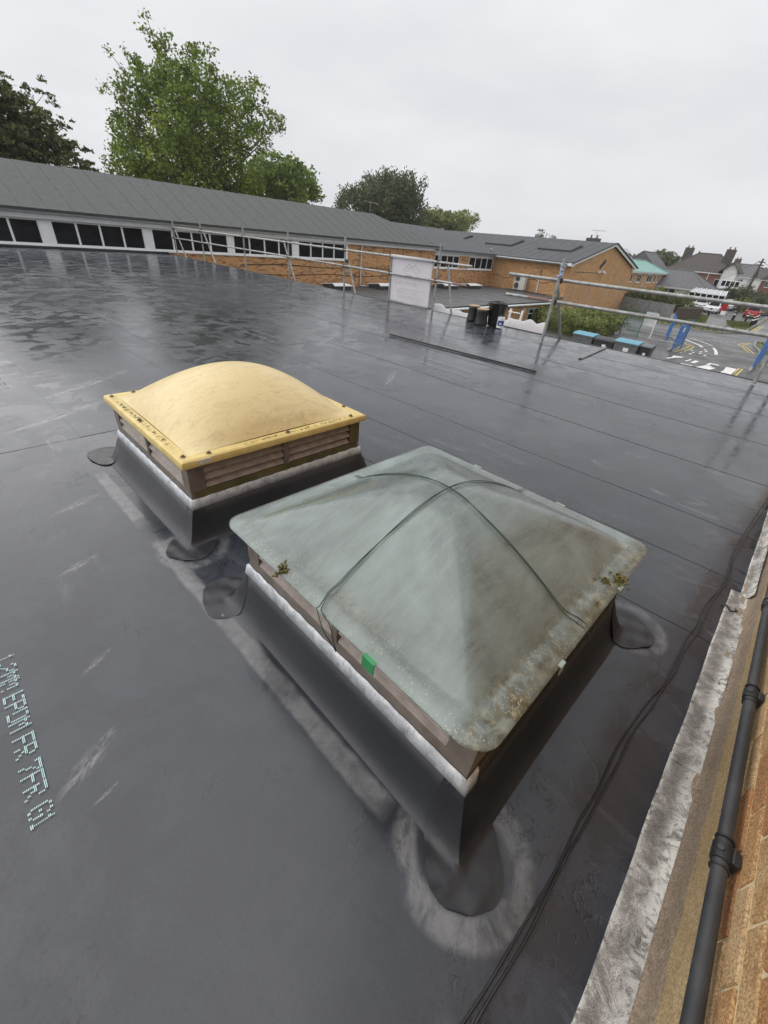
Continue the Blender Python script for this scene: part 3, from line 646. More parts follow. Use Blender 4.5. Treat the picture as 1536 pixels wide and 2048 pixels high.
tagclip(1.078, .105, 'y', m_greytag, .035, .04); tagclip(2.077, .56, 'x', m_greytag, .05, .03); tagclip(1.626, .1, 'y', m_greytag, .035, .05); tagclip(2.077, 1.1, 'x', m_greytag, .05, .03)
def moss(x, y, n=60, r=.026):
    lx, ly = gl(x, y); mb = MB()
    for _ in range(n):
        p = Vector((lx+random.gauss(0, r*.5), ly+random.gauss(0, r*.5), 0)); p.z = gz(max(-GA, min(GA, p.x)), max(-GB, min(GB, p.y)))+random.uniform(-.006, .014); q = p+Vector((random.gauss(0, .006), random.gauss(0, .006), random.uniform(-.002, .010))); mb.cyl(p, q, .0055, .003, 5)
    o = mb.build('moss_clump', m_moss, None); o.parent = gd
moss(.645, 1.065); moss(1.667, .128, 80, .032); moss(1.60, .16, 30, .022)
for cx, cy, an, lx, ly in [(-.705, -.745, .80, .150, .125), (-.735, .775, -.3, .115, .15), (.745, -.77, -.6, .14, .13)]: corner_patch(gup, ge, cx, cy, an, lx, ly)
# wire tied over the green dome
def wire_path(pts, off, n=60):
    P0 = [Vector((*gl(x, y), h)) for x, y, h in pts]; outp = []; seg = n//(len(P0)-1)
    for a, b in zip(P0[:-1], P0[1:]):
        for k in range(seg):
            t = k/seg; p = a.lerp(b, t); outp.append(p)
    outp.append(P0[-1]); res = []
    m = len(outp)
    for i, p in enumerate(outp):
        d = (outp[min(i+1, m-1)]-outp[max(i-1, 0)]); n_ = Vector((-d.y, d.x, 0)); n_ = n_.normalized() if n_.length > 0 else n_
        w = off*(.0045+.006*math.sin(i*.17)+.003*math.sin(i*.41+1))
        q = p+n_*w; ins = abs(q.x) < GA+.003 and abs(q.y) < GB+.003
        z = max(gz(max(-GA, min(GA, q.x)), max(-GB, min(GB, q.y)))+.004, 0)+p.z if ins else .55+p.z
        res.append((q.x, q.y, z))
    return res
def tie(label, pts):
    e = empty('tie_wire', (1.346, .806, .7), label, 'wire'); 
    for off in (-1, 1):
        path = [Mg @ Vector(q) for q in wire_path(pts, off)]
        MB().tube(path, .0019, 6).build('strand', m_wire, e, smooth=True)
tie('green tie wire running from the yellow rooflight side over the dome towards the wall', [(1.383, 1.525, -.04), (1.383, 1.497, .001), (1.37, 1.1, .008), (1.335, .82, .01), (1.30, .6, .014), (1.285, .25, .012), (1.30, .12, .002), (1.30, .085, -.06)])
tie('green tie wire crossing the dome from its far edge down to the near louvres', [(2.09, .768, -.05), (2.06, .768, .002), (1.7, .775, .008), (1.335, .815, .014), (1.0, .83, .012), (.70, .84, .016), (.617, .80, .02), (.598, .72, -.03), (.606, .69, -.10)])

# ------------------------------------------------------------------ brick wall on the right, flashing, pipe, cable
WY = -.462
wall = empty('brick_wall', (2, WY, 0), 'orange brick wall with pale mortar rising at the right edge of the roof', 'wall')
MB().bb(-1.2, 7.0, WY-.24, WY-.0035, -.05, 1.02).build('mortar_bed', m_mortar, wall)
MB().bb(-1.2, 7.0, WY-.24, WY, 1.02, 5.2).build('unseen_upper_wall', m_gablebrick, wall)  # out of view; made tall to block sky and darken the green rooflight's side
bmeshes = []
for k in range(8):
    mb = MB(); rr = random.Random(k)
    mb.box((0, 0, 0), (.213, .10, .0635)); mb.v = [(x+rr.uniform(-.003, .003), y, z+rr.uniform(-.0022, .0022)) for x, y, z in mb.v]
    bmeshes.append(mb.mesh('brick', m_brickface[k % 4]))
for row in range(14):
    z = .065+row*.0755
    if z < .36: continue
    if z > .98: break
    for k in range(-5, 26):
        x = k*.2255+(row % 2)*.1128
        o = link('brick', random.choice(bmeshes), wall, bevel=.004, seg=2); o.location = Vector((x, WY-.0475+random.uniform(-.0015, .0015), z)) - wall.location
        o.matrix_parent_inverse = Matrix()
m_plinth = sandy('rendered_plinth', (.56, .41, .22), (.45, .31, .155), (.22, .145, .07), (.70, .56, .35))
MB().bb(-1.2, 7.0, WY-.1, WY+.004, -.02, .345).build('rendered_plinth', m_plinth, wall, bevel=.004)
m_fillet = sandy('mortar_fillet', (.38, .29, .21), (.29, .22, .155), (.14, .105, .075), (.55, .46, .36))
def fil(u, v):
    x = -1.2+u*8.2; prof = [(-.40, .0215), (-.425, .027), (-.440, .040), (-.449, .062), (-.454, .105), (-.4585, .135)]
    s = v*(len(prof)-1); i = min(int(s), len(prof)-2); t = s-i; y = prof[i][0]+(prof[i+1][0]-prof[i][0])*t; z = prof[i][1]+(prof[i+1][1]-prof[i][1])*t
    return (x, y+.004*math.sin(x*5)*(1-v)+.0015*math.sin(x*31+v*5), z+.002*math.sin(x*17+v*3))
MB().grid(120, 15, fil).build('mortar_fillet', m_fillet, wall, smooth=True)
def mat_strip():
    m, t, b = newmat('old_flashing'); v = coords(t)
    n = noise(t, v, 9, 8, .75, .6); col = ramp(t, n, [(.30, (.085, .078, .072)), (.5, (.22, .20, .185)), (.66, (.50, .475, .45))])
    wv = nd(t, 'ShaderNodeTexWave', Scale=70.0, Distortion=1.5, wave_type='BANDS', bands_direction='DIAGONAL'); t.links.new(v, wv.inputs['Vector']); wv.inputs['Detail'].default_value = 2
    ck = nd(t, 'ShaderNodeTexVoronoi', Scale=230.0); t.links.new(coords(t, scale=(1, 1.4, 1)), ck.inputs['Vector'])
    col = mixc(t, .55, col, ramp(t, ck.outputs['Distance'], [(.15, (.035, .03, .03)), (.55, (.50, .47, .45))]), 'MULTIPLY') if False else mixc(t, .6, col, ramp(t, ck.outputs['Distance'], [(.2, g(.35)), (.6, g(1.5))]), 'MULTIPLY')
    at = nd(t, 'ShaderNodeAttribute', attribute_name='white'); wn_ = noise(t, v, 26, 8, .75, .8)
    f = math_(t, 'MULTIPLY', at.outputs['Fac'], ramp(t, wn_, [(.43, g(0)), (.52, g(1))])); col = mixc(t, f, col, (.74, .72, .66))
    t.links.new(col, b.inputs['Base Color']); b.inputs['Roughness'].default_value = .8
    bump(t, b, math_(t, 'ADD', math_(t, 'MULTIPLY', ck.outputs['Distance'], 1.0), n), .6, .004); return m
m_strip = mat_strip()
def flashing(x0, x1, y0, z, lf=1):
    n = int((x1-x0)/.03); mb = MB()
    def fn(u, v):
        x = x0+u*(x1-x0); y = y0+.0015*math.sin(x*6)+.001*math.sin(x*17)
        y = y+(-.437-y)*v; lift = lf*(.010*v+.012*v**4)+.0025*math.sin(x*14+v*4)*v+.0015*math.sin(x*43)
        return (x, y, und(x, y)+z+lift)
    mb.grid(n, 10, fn); vs_ = list(mb.v); k = len(mb.v)
    mb.v += [(vs_[i][0], vs_[i][1], vs_[i][2]-.006) for i in range(n+1)]; mb.f += [(i, i+1, k+i+1, k+i) for i in range(n)]
    o = mb.build('flashing_strip', m_strip, wall, smooth=True); vals = []
    for (x, y, z_) in [tuple(v.co) for v in o.data.vertices]:
        t = (y-y0)/(-.437-y0); vals.append(smooth01((t-.45)/.4)*(.75+.3*math.sin(x*7)) + .9*math.exp(-t*14))
    at_ = o.data.attributes.new('white', 'FLOAT', 'POINT'); at_.data.foreach_set('value', vals)
flashing(-1.2, 1.52, -.338, .0125); flashing(1.49, 2.95, -.340, .0155); flashing(2.90, 7.0, -.392, .0125, 3)
# pipe
PZ, PY, PR = .395, -.428, .0175
pipe = empty('drain_pipe', (1.5, PY, PZ), 'dark grey plastic pipe clipped along the foot of the brick wall', 'pipe')
m_pipe = P('pipe_plastic', (.030, .032, .035), (.055, .057, .060), .42, 8, bs=90, bst=.2, bd=.001, r2=.6, detail=8)
MB().tube([(x, PY+.003*math.sin(x*1.3), PZ+.003*math.sin(x*2)-.05*(x-1)) for x in np.linspace(-1.2, 6.9, 40)], PR, 24).build('tube', m_pipe, pipe, smooth=True)
for x in (.25, .97, 1.66, 2.4, 3.2):
    y = PY+.003*math.sin(x*1.3); z = PZ+.003*math.sin(x*2)-.05*(x-1); cl = MB().tube([(x-.024, y, z), (x+.024, y, z)], PR+.006, 24).build('pipe_clip', m_black, pipe, bevel=.002)
    o = MB().bb(x-.02, x+.02, WY+.0045, PY-PR*.6, z-.024, z+.024).build('clip_base', m_black, cl, bevel=.004)
    o = MB().cyl((x, y+PR*.55, z+PR*.92), (x, y+PR*.75, z+PR*1.45), .010, .008, 14).build('screw_boss', m_pipe, cl, bevel=.002)
    for s in (-1, 1): MB().tube([(x+s*.040, y, z), (x+s*.046, y, z)], PR+.0045, 24).build('collar', m_black, cl, bevel=.001)
# cable lying on the roof
cab = [(-.2, -.12), (.2, -.14), (.356, -.152), (.617, -.17), (.934, -.176), (1.184, -.188), (1.467, -.192), (1.713, -.216), (1.931, -.238), (2.207, -.246), (2.438, -.266), (2.673, -.268), (3.05, -.303), (3.406, -.294), (3.854, -.312), (4.697, -.369), (5.6, -.40)]
ce = empty('black_cable', (1.5, -.2, 0), 'doubled black cable lying along the roof beside the wall', 'cable')
def resample(pts, n):
    P0 = [Vector((*p, 0)) for p in pts]; o = []
    for i in range(len(P0)-1):
        a, b, c, d = P0[max(i-1, 0)], P0[i], P0[i+1], P0[min(i+2, len(P0)-1)]
        for k in range(n):
            t = k/n; o.append(.5*((2*b)+(c-a)*t+(2*a-5*b+4*c-d)*t*t+(3*b-a-3*c+d)*t**3))
    o.append(P0[-1]); return o
for s in (-1, 1):
    path = []
    for i, p in enumerate(resample(cab, 8)):
        w = .0050+.009*abs(math.sin(i*.095+.3))*(1 if s > 0 else .35)+.002*math.sin(i*.6)
        path.append((p.x, p.y+s*w, und(p.x, p.y)+.0155+.002*math.sin(i*.5+s)))
    MB().tube(path, .0037, 8).build('strand', m_black, ce, smooth=True)
o = MB().tube([(2.72, -.325, .016), (2.74, -.33, .024), (2.73, -.35, .025), (2.70, -.37, .020), (2.72, -.395, .024), (2.75, -.39, .018)], .006, 8).build('cable_offcut', m_black, smooth=True)
tag(o, 'short curved black cable offcut lying at the flashing step', 'cable')

# ------------------------------------------------------------------ scaffold guard rails
def tube_part(name, a, b, mat, parent, r=.031): return MB().cyl(a, b, r, n=14).build(name, mat, parent, smooth=False)
def coupler(p, parent):
    o = MB(); o.box(p, (.095, .095, .10), .3); o.cyl((p[0]-.06, p[1]-.03, p[2]), (p[0]+.06, p[1]+.03, p[2]), .014, n=6); o.cyl((p[0], p[1]+.05, p[2]-.04), (p[0], p[1]+.05, p[2]+.06), .012, n=6)
    return o.build('coupler', m_rust, parent, bevel=.008)
gx = 10.80
gr = empty('scaffold_guardrail', (gx, 16, -3.3), 'long galvanised scaffold guardrail carrying the white banner along the far roof edge', 'scaffold', 'scaffold guardrails at the roof edge')
tube_part('top_rail', (gx-.05, 26.35, 1.245), (gx-.05, 7.22, 1.235), m_galv, gr); tube_part('middle_rail', (gx-.05, 26.3, .785), (gx-.05, 7.75, .775), m_galv, gr)
tube_part('middle_rail', (gx-.05, 7.75, .775), (gx-.05, 7.30, .774), m_redtube, gr, .0316)
for y, h in [(26.0, 1.66), (22.9, 1.66), (19.0, 1.6), (15.72, 1.62), (12.42, 1.62), (10.22, 1.29), (8.39, 1.68)]:
    tube_part('post', (gx, y, G if y > 8.5 else G), (gx, y, h), m_galv, gr)
    for z in (1.24, .78): coupler((gx-.025, y, z), gr)
for y0, z0, y1 in [(25.95, 1.2, 24.95), (22.8, 1.3, 21.75), (16.12, 1.3, 15.3), (12.3, .95, 11.8), (8.1, 1.25, 7.66)]:
    tube_part('brace', (gx+.05, y0, z0), (gx+.05, y1, -.2), m_galv, gr); coupler((gx, y0, z0-.03), gr)
gr2 = empty('scaffold_guardrail', (9.9, 2.5, 0), 'second scaffold guardrail right of the gap, its post standing on the wet roof', 'scaffold', 'scaffold guardrails at the roof edge')
rail = lambda y, z: (9.78+(5.55-y)*.075, y, z)
tube_part('top_rail', rail(5.52, 1.228), rail(-3, 1.222), m_galv, gr2, .034)
tube_part('middle_rail', rail(5.50, .82), rail(-3, .80), m_galv, gr2, .034)
tube_part('middle_rail', rail(4.95, .8205), rail(4.45, .8195), m_redtube, gr2, .0347)
for (x, y, h) in [(9.62, 4.26, 1.62), (10.24, .36, 1.6), (10.45, .06, 1.6)]:
    tube_part('post', (x, y, .012), (x, y, h), m_galv, gr2)
    for z in (1.225, .82): coupler((x+.08, y, z), gr2)
tube_part('brace', (9.95, 4.45, 1.28), (10.78, 4.30, -.1), m_galv, gr2); coupler((9.93, 4.42, 1.24), gr2)
mb = MB()
for k in range(9): mb.box((9.64+random.uniform(-.02, .02), 4.27+random.uniform(-.03, .03), 1.30+.03*k), (.10-.004*k, .07, .05), random.uniform(0, 3))
o = mb.build('polythene_scrap', P('blue_poly', (.40, .46, .62), (.30, .36, .52), .35, 12), None, bevel=.015)
tag(o, 'scrap of bluish polythene tied to the top of the scaffold post', 'polythene')
# banner
ban = empty('banner', (gx-.08, 9.66, 0), 'white banner with faint pink print hung over the scaffold rail', 'banner')
bx_ = gx+.0
def bfn(u, v):
    y = 10.20-u*1.62; z = 1.262-v*1.262+.012*math.sin(u*9)*v
    return (bx_+.012*math.sin(u*7+v*2)*v+.006*math.sin(u*19), y, max(z, .018))
mb = MB().grid(30, 24, bfn); o = mb.build('cloth', m_tarp, ban, smooth=True); s_ = o.modifiers.new('t', 'SOLIDIFY'); s_.thickness = .003
MB().tube([(gx-.05, 10.20, 1.245), (gx-.05, 8.58, 1.238)], .045, 14).build('rolled_hem', m_tarp, ban, smooth=True)
MB().tube([(gx-.02, 10.22, 1.23), (gx-.02, 10.22, 1.0)], .01, 6).build('strap', m_black, ban)
def bstroke(pts, w=.012):
    mb = MB()
    for (y0, z0), (y1, z1) in zip(pts[:-1], pts[1:]):
        d = Vector((0, y1-y0, z1-z0)); n = Vector((0, -d.z, d.y)).normalized()*w/2; a = Vector((bx_-.024, y0-.27, z0)); b = Vector((bx_-.024, y1-.27, z1))
        mb.add([a+n, b+n, b-n, a-n], [(0, 1, 2, 3)])
    return mb
bstroke([(9.95, .92), (9.72, 1.10), (9.62, 1.0), (9.5, 1.09), (9.28, .9)], .02).build('roof_emblem', m_pink, ban)
bstroke([(9.85, .88), (9.66, 1.02), (9.44, .86)], .014).build('roof_emblem', m_pink, ban)
for row, (z, h, n) in enumerate([(.70, .075, 13), (.55, .075, 10), (.40, .03, 15), (.30, .05, 9), (.18, .05, 12)]):
    mb = MB(); rr = random.Random(row); y = 10.3-.05*row
    for k in range(n):
        w = .085*(13/n)**.4; t = rr.choice(['l', 'o', 'h', 'v'])
        pts = {'l': [(y, z+h), (y, z), (y-w*.6, z)], 'o': [(y, z), (y, z+h), (y-w*.6, z+h), (y-w*.6, z), (y, z)], 'h': [(y, z), (y, z+h), (y-w*.3, z+h*.5), (y-w*.6, z+h), (y-w*.6, z)], 'v': [(y, z+h), (y-w*.3, z), (y-w*.6, z+h)]}[t]
        m2 = bstroke(pts, .008+.004*(row < 2)); mb.add(m2.v, m2.f); y -= w
    mb.build('print_line', m_pink, ban)

# ------------------------------------------------------------------ things left on the roof
def roll(label, c, r, h, n=26):
    e = empty('membrane_roll', (c[0], c[1], .012), label, 'roll', 'standing membrane rolls')
    MB().lathe((c[0], c[1], .014), [(r*1.12, 0), (r*1.06, h*.1), (r*.94, h*.5), (r*1.0, h*.85), (r*1.10, h), (r*.93, h-.004), (r*.86, h*.8), (r*.82, .02)], n).build('roll', m_black, e, smooth=True)
    MB().lathe((c[0], c[1], .014), [(r*.92, h-.002), (r*1.085, h+.004), (r*1.03, h+.012), (r*.90, h+.006), (r*.80, h*.72), (r*.80, .03)], n).build('liner', m_tan, e, smooth=True)
roll('left of two waisted black membrane rolls with tan liner', (10.42, 6.70), .145, .36)
roll('right of two waisted black membrane rolls, in front of the black tub', (10.10, 6.22), .150, .36)
e = empty('rubble_tub', (10.38, 5.98, .01), 'tall black builder\'s tub behind the white tin', 'tub')
MB().lathe((10.38, 5.98, .014), [(.17, 0), (.18, .02), (.235, .50), (.262, .515), (.262, .535), (.245, .54), (.225, .50), (.165, .03)], 24).build('tub', m_black, e, smooth=True)
for s in (-1, 1):
    MB().tube([(10.38-.24*.7+s*.0, 5.98+s*.20, .50), (10.30, 5.98+s*.27, .46), (10.42, 5.98+s*.27, .46), (10.48, 5.98+s*.2, .50)], .012, 8).build('handle', m_black, e, smooth=True)
mb = MB()
for k in range(26):
    a = random.uniform(0, 6.28); r_ = random.uniform(.02, .2); mb.box((10.38+r_*math.cos(a), 5.98+r_*math.sin(a), .50+random.uniform(-.02, .07)), (.12, .05, .03), a, random.uniform(-.6, .6))
mb.build('membrane_scraps', m_black, e, bevel=.01)
e = empty('adhesive_tin', (10.22, 5.72, .01), 'small white tin with a blue label beside the black tub', 'tin')
MB().lathe((10.22, 5.72, .014), [(.082, 0), (.088, .006), (.088, .235), (.092, .242), (.086, .25), (.03, .246)], 24).build('tin', m_white, e, smooth=False, bevel=.002)
n_ = 14; a0, a1 = math.radians(155), math.radians(265)
mb = MB(); mb.grid(n_, 2, lambda u, v: (10.22+.0895*math.cos(a0+(a1-a0)*u), 5.72+.0895*math.sin(a0+(a1-a0)*u), .07+v*.12)); lbl = mb.build('label', m_blue, e, smooth=True)
mb = MB(); mb.grid(n_, 3, lambda u, v: (10.22+.0905*math.cos(a0+(a1-a0)*(.3+.4*u)), 5.72+.0905*math.sin(a0+(a1-a0)*(.3+.4*u)), .10+v*.05*math.sin(math.pi*u))); mb.build('label_mark', m_white, lbl, smooth=True)
MB().tube([(10.22+.09*math.cos(t), 5.72+.09*math.sin(t)*.3, .25+.05*math.sin(t)) for t in np.linspace(0, math.pi, 10)], .003, 6).build('handle', m_galv, e)
def trim(label, a, b, w, h, mat):
    d = Vector(b)-Vector(a); mb = MB(); mb.box(((a[0]+b[0])/2, (a[1]+b[1])/2, .012+h/2), (d.length, w, h), math.atan2(d.y, d.x))
    mb.box(((a[0]+b[0])/2-w*.4, (a[1]+b[1])/2, .012+h*.9), (d.length*.999, w*.2, h*1.3), math.atan2(d.y, d.x))
    o = mb.build('edge_trim_length', mat, bevel=.004); tag(o, label, 'trim strip', 'loose trim strips')
trim('long black trim strip lying across the middle of the roof', (6.68, 6.2), (6.88, 2.99), .055, .018, m_black)
trim('short grey trim strip lying by the far roof edge above the bins', (8.80, 3.03), (10.66, 3.21), .07, .02, P('grey_trim', (.26, .26, .27), (.2, .2, .21), .3))
# white sheeting, ladder beyond the edge
mb = MB()
def shf(u, v):
    y = 8.75-u*3.75; lump = .05+.02*math.sin(u*31)+.02*math.sin(u*13+1)+(.05*max(0, 1-abs(u-.03)*9))
    if u > .70: lump += .07+.05*abs(math.sin((u-.70)*28))
    z = -.45+v*.40 if v < .5 else -.25+(.25+lump)*math.sin((v-.5)*math.pi)
    return (11.15+.3*(v-.5)*2*.6+.02*math.sin(u*50+v*4), y, z+.012*math.sin(u*70+v*9))
mb.grid(90, 14, shf)
o = mb.build('plastic_sheeting', m_tarp, None, smooth=True); tag(o, 'bunched white plastic sheeting hanging just beyond the roof edge', 'sheeting')
o.modifiers.new('t', 'SOLIDIFY').thickness = .01
mb = MB().bb(10.95, 11.6, 4.9, 8.8, -.50, -.44).build('scaffold_board', m_brownwood); tag(mb, 'timber scaffold board under the white sheeting beyond the roof edge', 'board')
e = empty('ladder', (11.3, 5.95, G), 'white topped ladder poking above the far roof edge beside the sheeting', 'ladder')
for y in (6.2, 5.85): MB().box((11.35, y, -1.45), (.03, .06, 3.6), 0, 0, .08).build('stile', m_white, e, bevel=.005)
for k in range(11): MB().cyl((11.35+.08*(.3-3.3*k/11-0)*0+.08*(1.75-.28*k-1.45+.0)+.0, 6.2, .28-.3*k), (11.35+.08*(1.75-.28*k-1.45), 5.85, .28-.3*k), .014, n=8).build('rung', m_white, e)

# ------------------------------------------------------------------ school: long building with clerestory windows
BY = 26.8
lb_ = empty('school_block', (12, 29, G), 'long low brick school block with white clerestory windows and grey pitched roof', 'building')
MB().bb(-14, 33.8, BY, 34.4, G, .06).build('lower_wall', m_schoolbrick, lb_)
MB().bb(23.55, 33.8, BY, 34.4, .06, 1.38).build('end_wall', m_schoolbrick, lb_)
MB().bb(-14, 23.55, BY+.30, 34.4, .06, 1.38).build('inner_wall', m_offw, lb_)
MB().bb(-14, 23.55, BY-.10, BY+.30, .06, .13).build('window_sill', m_white, lb_, bevel=.02)
MB().bb(-14, 34.1, BY-.22, BY+.05, 1.12, 1.40).build('fascia', m_offw, lb_, bevel=.01)
MB().tube([(-14, BY-.32, 1.40), (34.25, BY-.32, 1.385)], .065, 12).build('gutter', m_gutter, lb_, smooth=True)
bays = [(-8.5, -4.3), (-3.9, .45), (.9, 5.15), (5.62, 9.55), (9.97, 14.17), (14.56, 18.73), (19.2, 23.28)]
ends = [b for a, b in bays]
for k, (a, b) in enumerate(bays):
    nx_ = bays[k+1][0] if k < len(bays)-1 else 23.55
    MB().bb(b+.002, nx_-.002, BY-.03, BY+.1, .131, 1.119).build('panel', m_white, lb_, bevel=.01)
    w = MB(); x0, x1, z0, z1 = a, b, .131, 1.119; f = .07
    w.bb(x0, x1, BY-.01, BY+.07, z0, z0+f); w.bb(x0, x1, BY-.01, BY+.07, z1-f, z1)
    L = (x1-x0)/4
    for i in range(5):
        xx = x0+i*L; w.bb(max(x0, xx-f*.6), min(x1, xx+f*.6), BY-.014, BY+.068, z0+f-.001, z1-f+.001)
    win = w.build('window', m_white, lb_)
    for i in range(4): MB().bb(x0+i*L+f*.55, x0+(i+1)*L-f*.55, BY+.025, BY+.035, z0+f-.004, z1-f+.004).build('pane', m_glass, win)
EY, EZ, RYr, RZ, XE, XR = BY-.42, 1.50, 30.65, 3.32, 34.25, 29.8
xs = np.arange(-14, XE+.9, .98)
rf = MB().add([(-14, RYr, RZ), (-14, 35, EZ), (XE, 35, EZ), (XR, RYr, RZ), (XE, EY, EZ)], [(0, 3, 2, 1), (3, 4, 2)]).build('roof', m_felt, lb_)
for i in range(len(xs)-1):
    a, b = xs[i], min(xs[i+1]+.06, XE); h = .020
    def top(x): return (RYr, RZ) if x <= XR else (EY+(RYr-EY)*(XE-x)/(XE-XR), EZ+(RZ-EZ)*(XE-x)/(XE-XR))
    if a >= XE: break
    ya_, za_ = top(a); yb_, zb_ = top(b)
    q = [(a, EY, EZ+h), (b, EY, EZ+.004), (b, max(yb_, EY+.02), zb_+.004), (a, ya_, za_+h)]
    if a < XR < b: q.insert(3, (XR, RYr, RZ+.01))
    MB().slab(q, .022).build('felt_strip', m_felt, rf)
MB().bb(-14, XE, EY-.01, EY+.04, EZ-.10, EZ+.012).build('eave_edge', m_feltedge, rf)
MB().tube([(24.95, BY-.30, 1.36), (24.9, BY-.08, 1.05), (24.86, BY-.07, .9), (24.86, BY-.07, -1.45), (24.95, BY-.1, -1.53), (25.6, BY-.5, -1.54)], .05, 10).build('downpipe', m_offw, lb_, smooth=True)
MB().tube([(x, BY-.02, -.36+.05*math.sin(x*.8)) for x in np.arange(15, 33.8, .5)], .022, 6).build('wall_cable', m_black, lb_)
MB().tube([(x, BY-.02, -.86+.05*math.sin(x*.9+1)) for x in np.arange(14, 33.8, .5)], .018, 6).build('wall_cable', m_black, lb_)
ae = MB(); ae.cyl((29.3, RYr, RZ), (29.25, RYr, RZ+.75), .02, n=6); ae.cyl((28.6, RYr, RZ+.78), (30.2, RYr, RZ+.72), .018, n=6)
for k in range(6): ae.cyl((28.7+k*.28, RYr-.25, RZ+.77-.01*k), (28.7+k*.28, RYr+.25, RZ+.77-.01*k), .01, n=4)
ae.build('television_aerial', m_galv, rf)

# link wall with windows, the wing, the low flat extension
wg = empty('school_wing', (53, 22, G), 'brick school wing with dark low pitched roof and end gable', 'building')
WX, GY = 44.1, 18.7
MB().bb(WX, 62, GY, 50, G, 1.10).build('wall', m_gablebrick, wg)
MB().xprism([(WX, 1.10), (62, 1.10), (53.05, 3.05)], 'y', GY, GY+.3).build('gable', m_gablebrick, wg)
MB().bb(33.8, WX, 27.0, 34, G, 1.10).build('link_wall', m_schoolbrick, wg)
MB().bb(33.8, WX-.02, 26.82, 27.0, .90, 1.16).build('link_fascia', m_offw, wg)
for (a, b) in [(34.0, 37.75), (39.45, 43.75)]:
    w = MB(); f = .06; L = (b-a)/4
    w.bb(a, b, 26.93, 27.02, -.12, -.04); w.bb(a, b, 26.93, 27.02, .83, .895)
    for i in range(5): w.bb(max(a, a+i*L-f*.6), min(b, a+i*L+f*.6), 26.926, 27.018, -.041, .831)
    win = w.build('window', m_white, wg)
    for i in range(4): MB().bb(a+i*L+f*.5, a+(i+1)*L-f*.5, 26.975, 26.985, -.045, .835).build('pane', m_glass, win)
MB().bb(33.9, 43.8, 26.88, 27.0, -.20, -.122).build('window_sill', m_white, wg)
sl_ = .2145; RXE, RZE, RXR = 43.55, 1.24, 53.05; rz_ = RZE+(RXR-RXE)*sl_
rf2 = MB().add([(RXR, GY-.35, rz_), (RXR, 50, rz_), (62.5, 50, RZE), (62.5, GY-.35, RZE)], [(0, 1, 2, 3)]).build('roof', m_felt2, wg)
for i, y in enumerate(np.arange(GY-.35, 50, 1.0)):
    y1 = min(y+1.05, 50); MB().slab([(RXE, y, RZE+.02), (RXR, y, rz_+.02), (RXR, y1, rz_+.004), (RXE, y1, RZE+.004)], .03).build('felt_strip', m_felt2, rf2)
MB().slab([(33.5, 26.5, 1.30), (43.6, 26.5, 1.30), (43.6, 34, 3.1), (33.5, 34, 3.1)], .1).build('link_roof', m_felt2, rf2)
MB().bb(RXE-.06, RXE+.03, GY-.35, 50, RZE-.13, RZE+.03).build('eave_edge', m_feltedge, rf2)
MB().tube([(RXE-.13, GY-.2, 1.12), (RXE-.13, 27.2, 1.14)], .065, 10).build('gutter', m_gutter, wg, smooth=True)
MB().tube([(33.7, 26.62, 1.20), (WX-.3, 26.62, 1.16)], .06, 10).build('gutter', m_gutter, wg, smooth=True)
MB().bb(RXE+.05, WX+.02, GY, 50, 1.0, 1.17).build('soffit', m_offw, wg)
for s in (-1, 1):
    x0 = RXE-.02 if s < 0 else 62.5; zz = RZE
    MB().xprism([(x0, zz-.02), (RXR, rz_-.02), (RXR, rz_-.27), (x0, zz-.26)], 'y', GY-.30, GY-.24).build('barge_board', m_white, wg)
    MB().xprism([(x0, zz+.05), (RXR, rz_+.05), (RXR, rz_-.04), (x0, zz-.04)], 'y', GY-.42, GY-.22).build('verge_edge', m_feltedge, rf2)
MB().bb(43.3, 44.0, GY-.31, GY+.05, .98, 1.22).build('eave_box', m_white, wg); MB().bb(61.6, 62.6, GY-.31, GY+.05, .98, 1.22).build('eave_box', m_white, wg)
def roofbox(y0, y1, x0, x1):
    z0, z1 = RZE+(x0-RXE)*sl_, RZE+(x1-RXE)*sl_; h = .16
    o = MB().slab([(x0, y1, z0+h), (x1, y1, z1+h), (x1, y0, z1+h), (x0, y0, z0+h)], .2).build('rooflight_box', m_feltedge, rf2)
    MB().slab([(x0+.15, y1-.12, z0+h+.035), (x1-.15, y1-.12, z1+h+.035), (x1-.15, y0+.12, z1+h+.035), (x0+.15, y0+.12, z0+h+.035)], .03).build('cover', m_felt2, o)
roofbox(34.6, 38.2, 48, 50.6); roofbox(27.4, 30.8, 47.6, 50.2); roofbox(20.6, 24.2, 47.4, 50.0)
for x, y, r, h in [(45.0, 32.5, .22, .45), (44.9, 28.1, .12, .2), (45.4, 36, .25, .3)]:
    z = RZE+(x-RXE)*sl_; MB().lathe((x, y, z), [(r*.7, 0), (r*.7, h*.6), (r, h*.65), (r, h*.85), (r*.5, h)], 12).build('vent_cowl', m_offw, rf2, smooth=True)
MB().lathe((44.6, 37.6, RZE+.15), [(1.2, 0), (1.15, .12), (.7, .28), (.2, .33)], 18).build('white_dome', m_white, rf2, smooth=True)
for x in (46.1, 50.6, 55.2, 59.4): MB().cyl((x, GY-.03, -2.6), (x, GY-.03, -.6 if x < 58 else .1), .03, n=8).build('wall_conduit', m_offw, wg)
e_ = MB(); e_.bb(51.0, 51.35, GY-.22, GY, .55, .75); e_.box((52.0, GY-.3, .62), (.75, .25, .2), .1, 0, .25); e_.build('floodlight', m_white, wg, bevel=.02)
MB().box((51.7, GY-.05, 1.35), (1.2, .1, .3), 0, 0, -.55).build('alarm_plate', m_black, wg)
MB().tube([(45.4, GY-.02, .55), (51.2, GY-.02, .55)], .02, 6).build('wall_cable', m_black, wg)
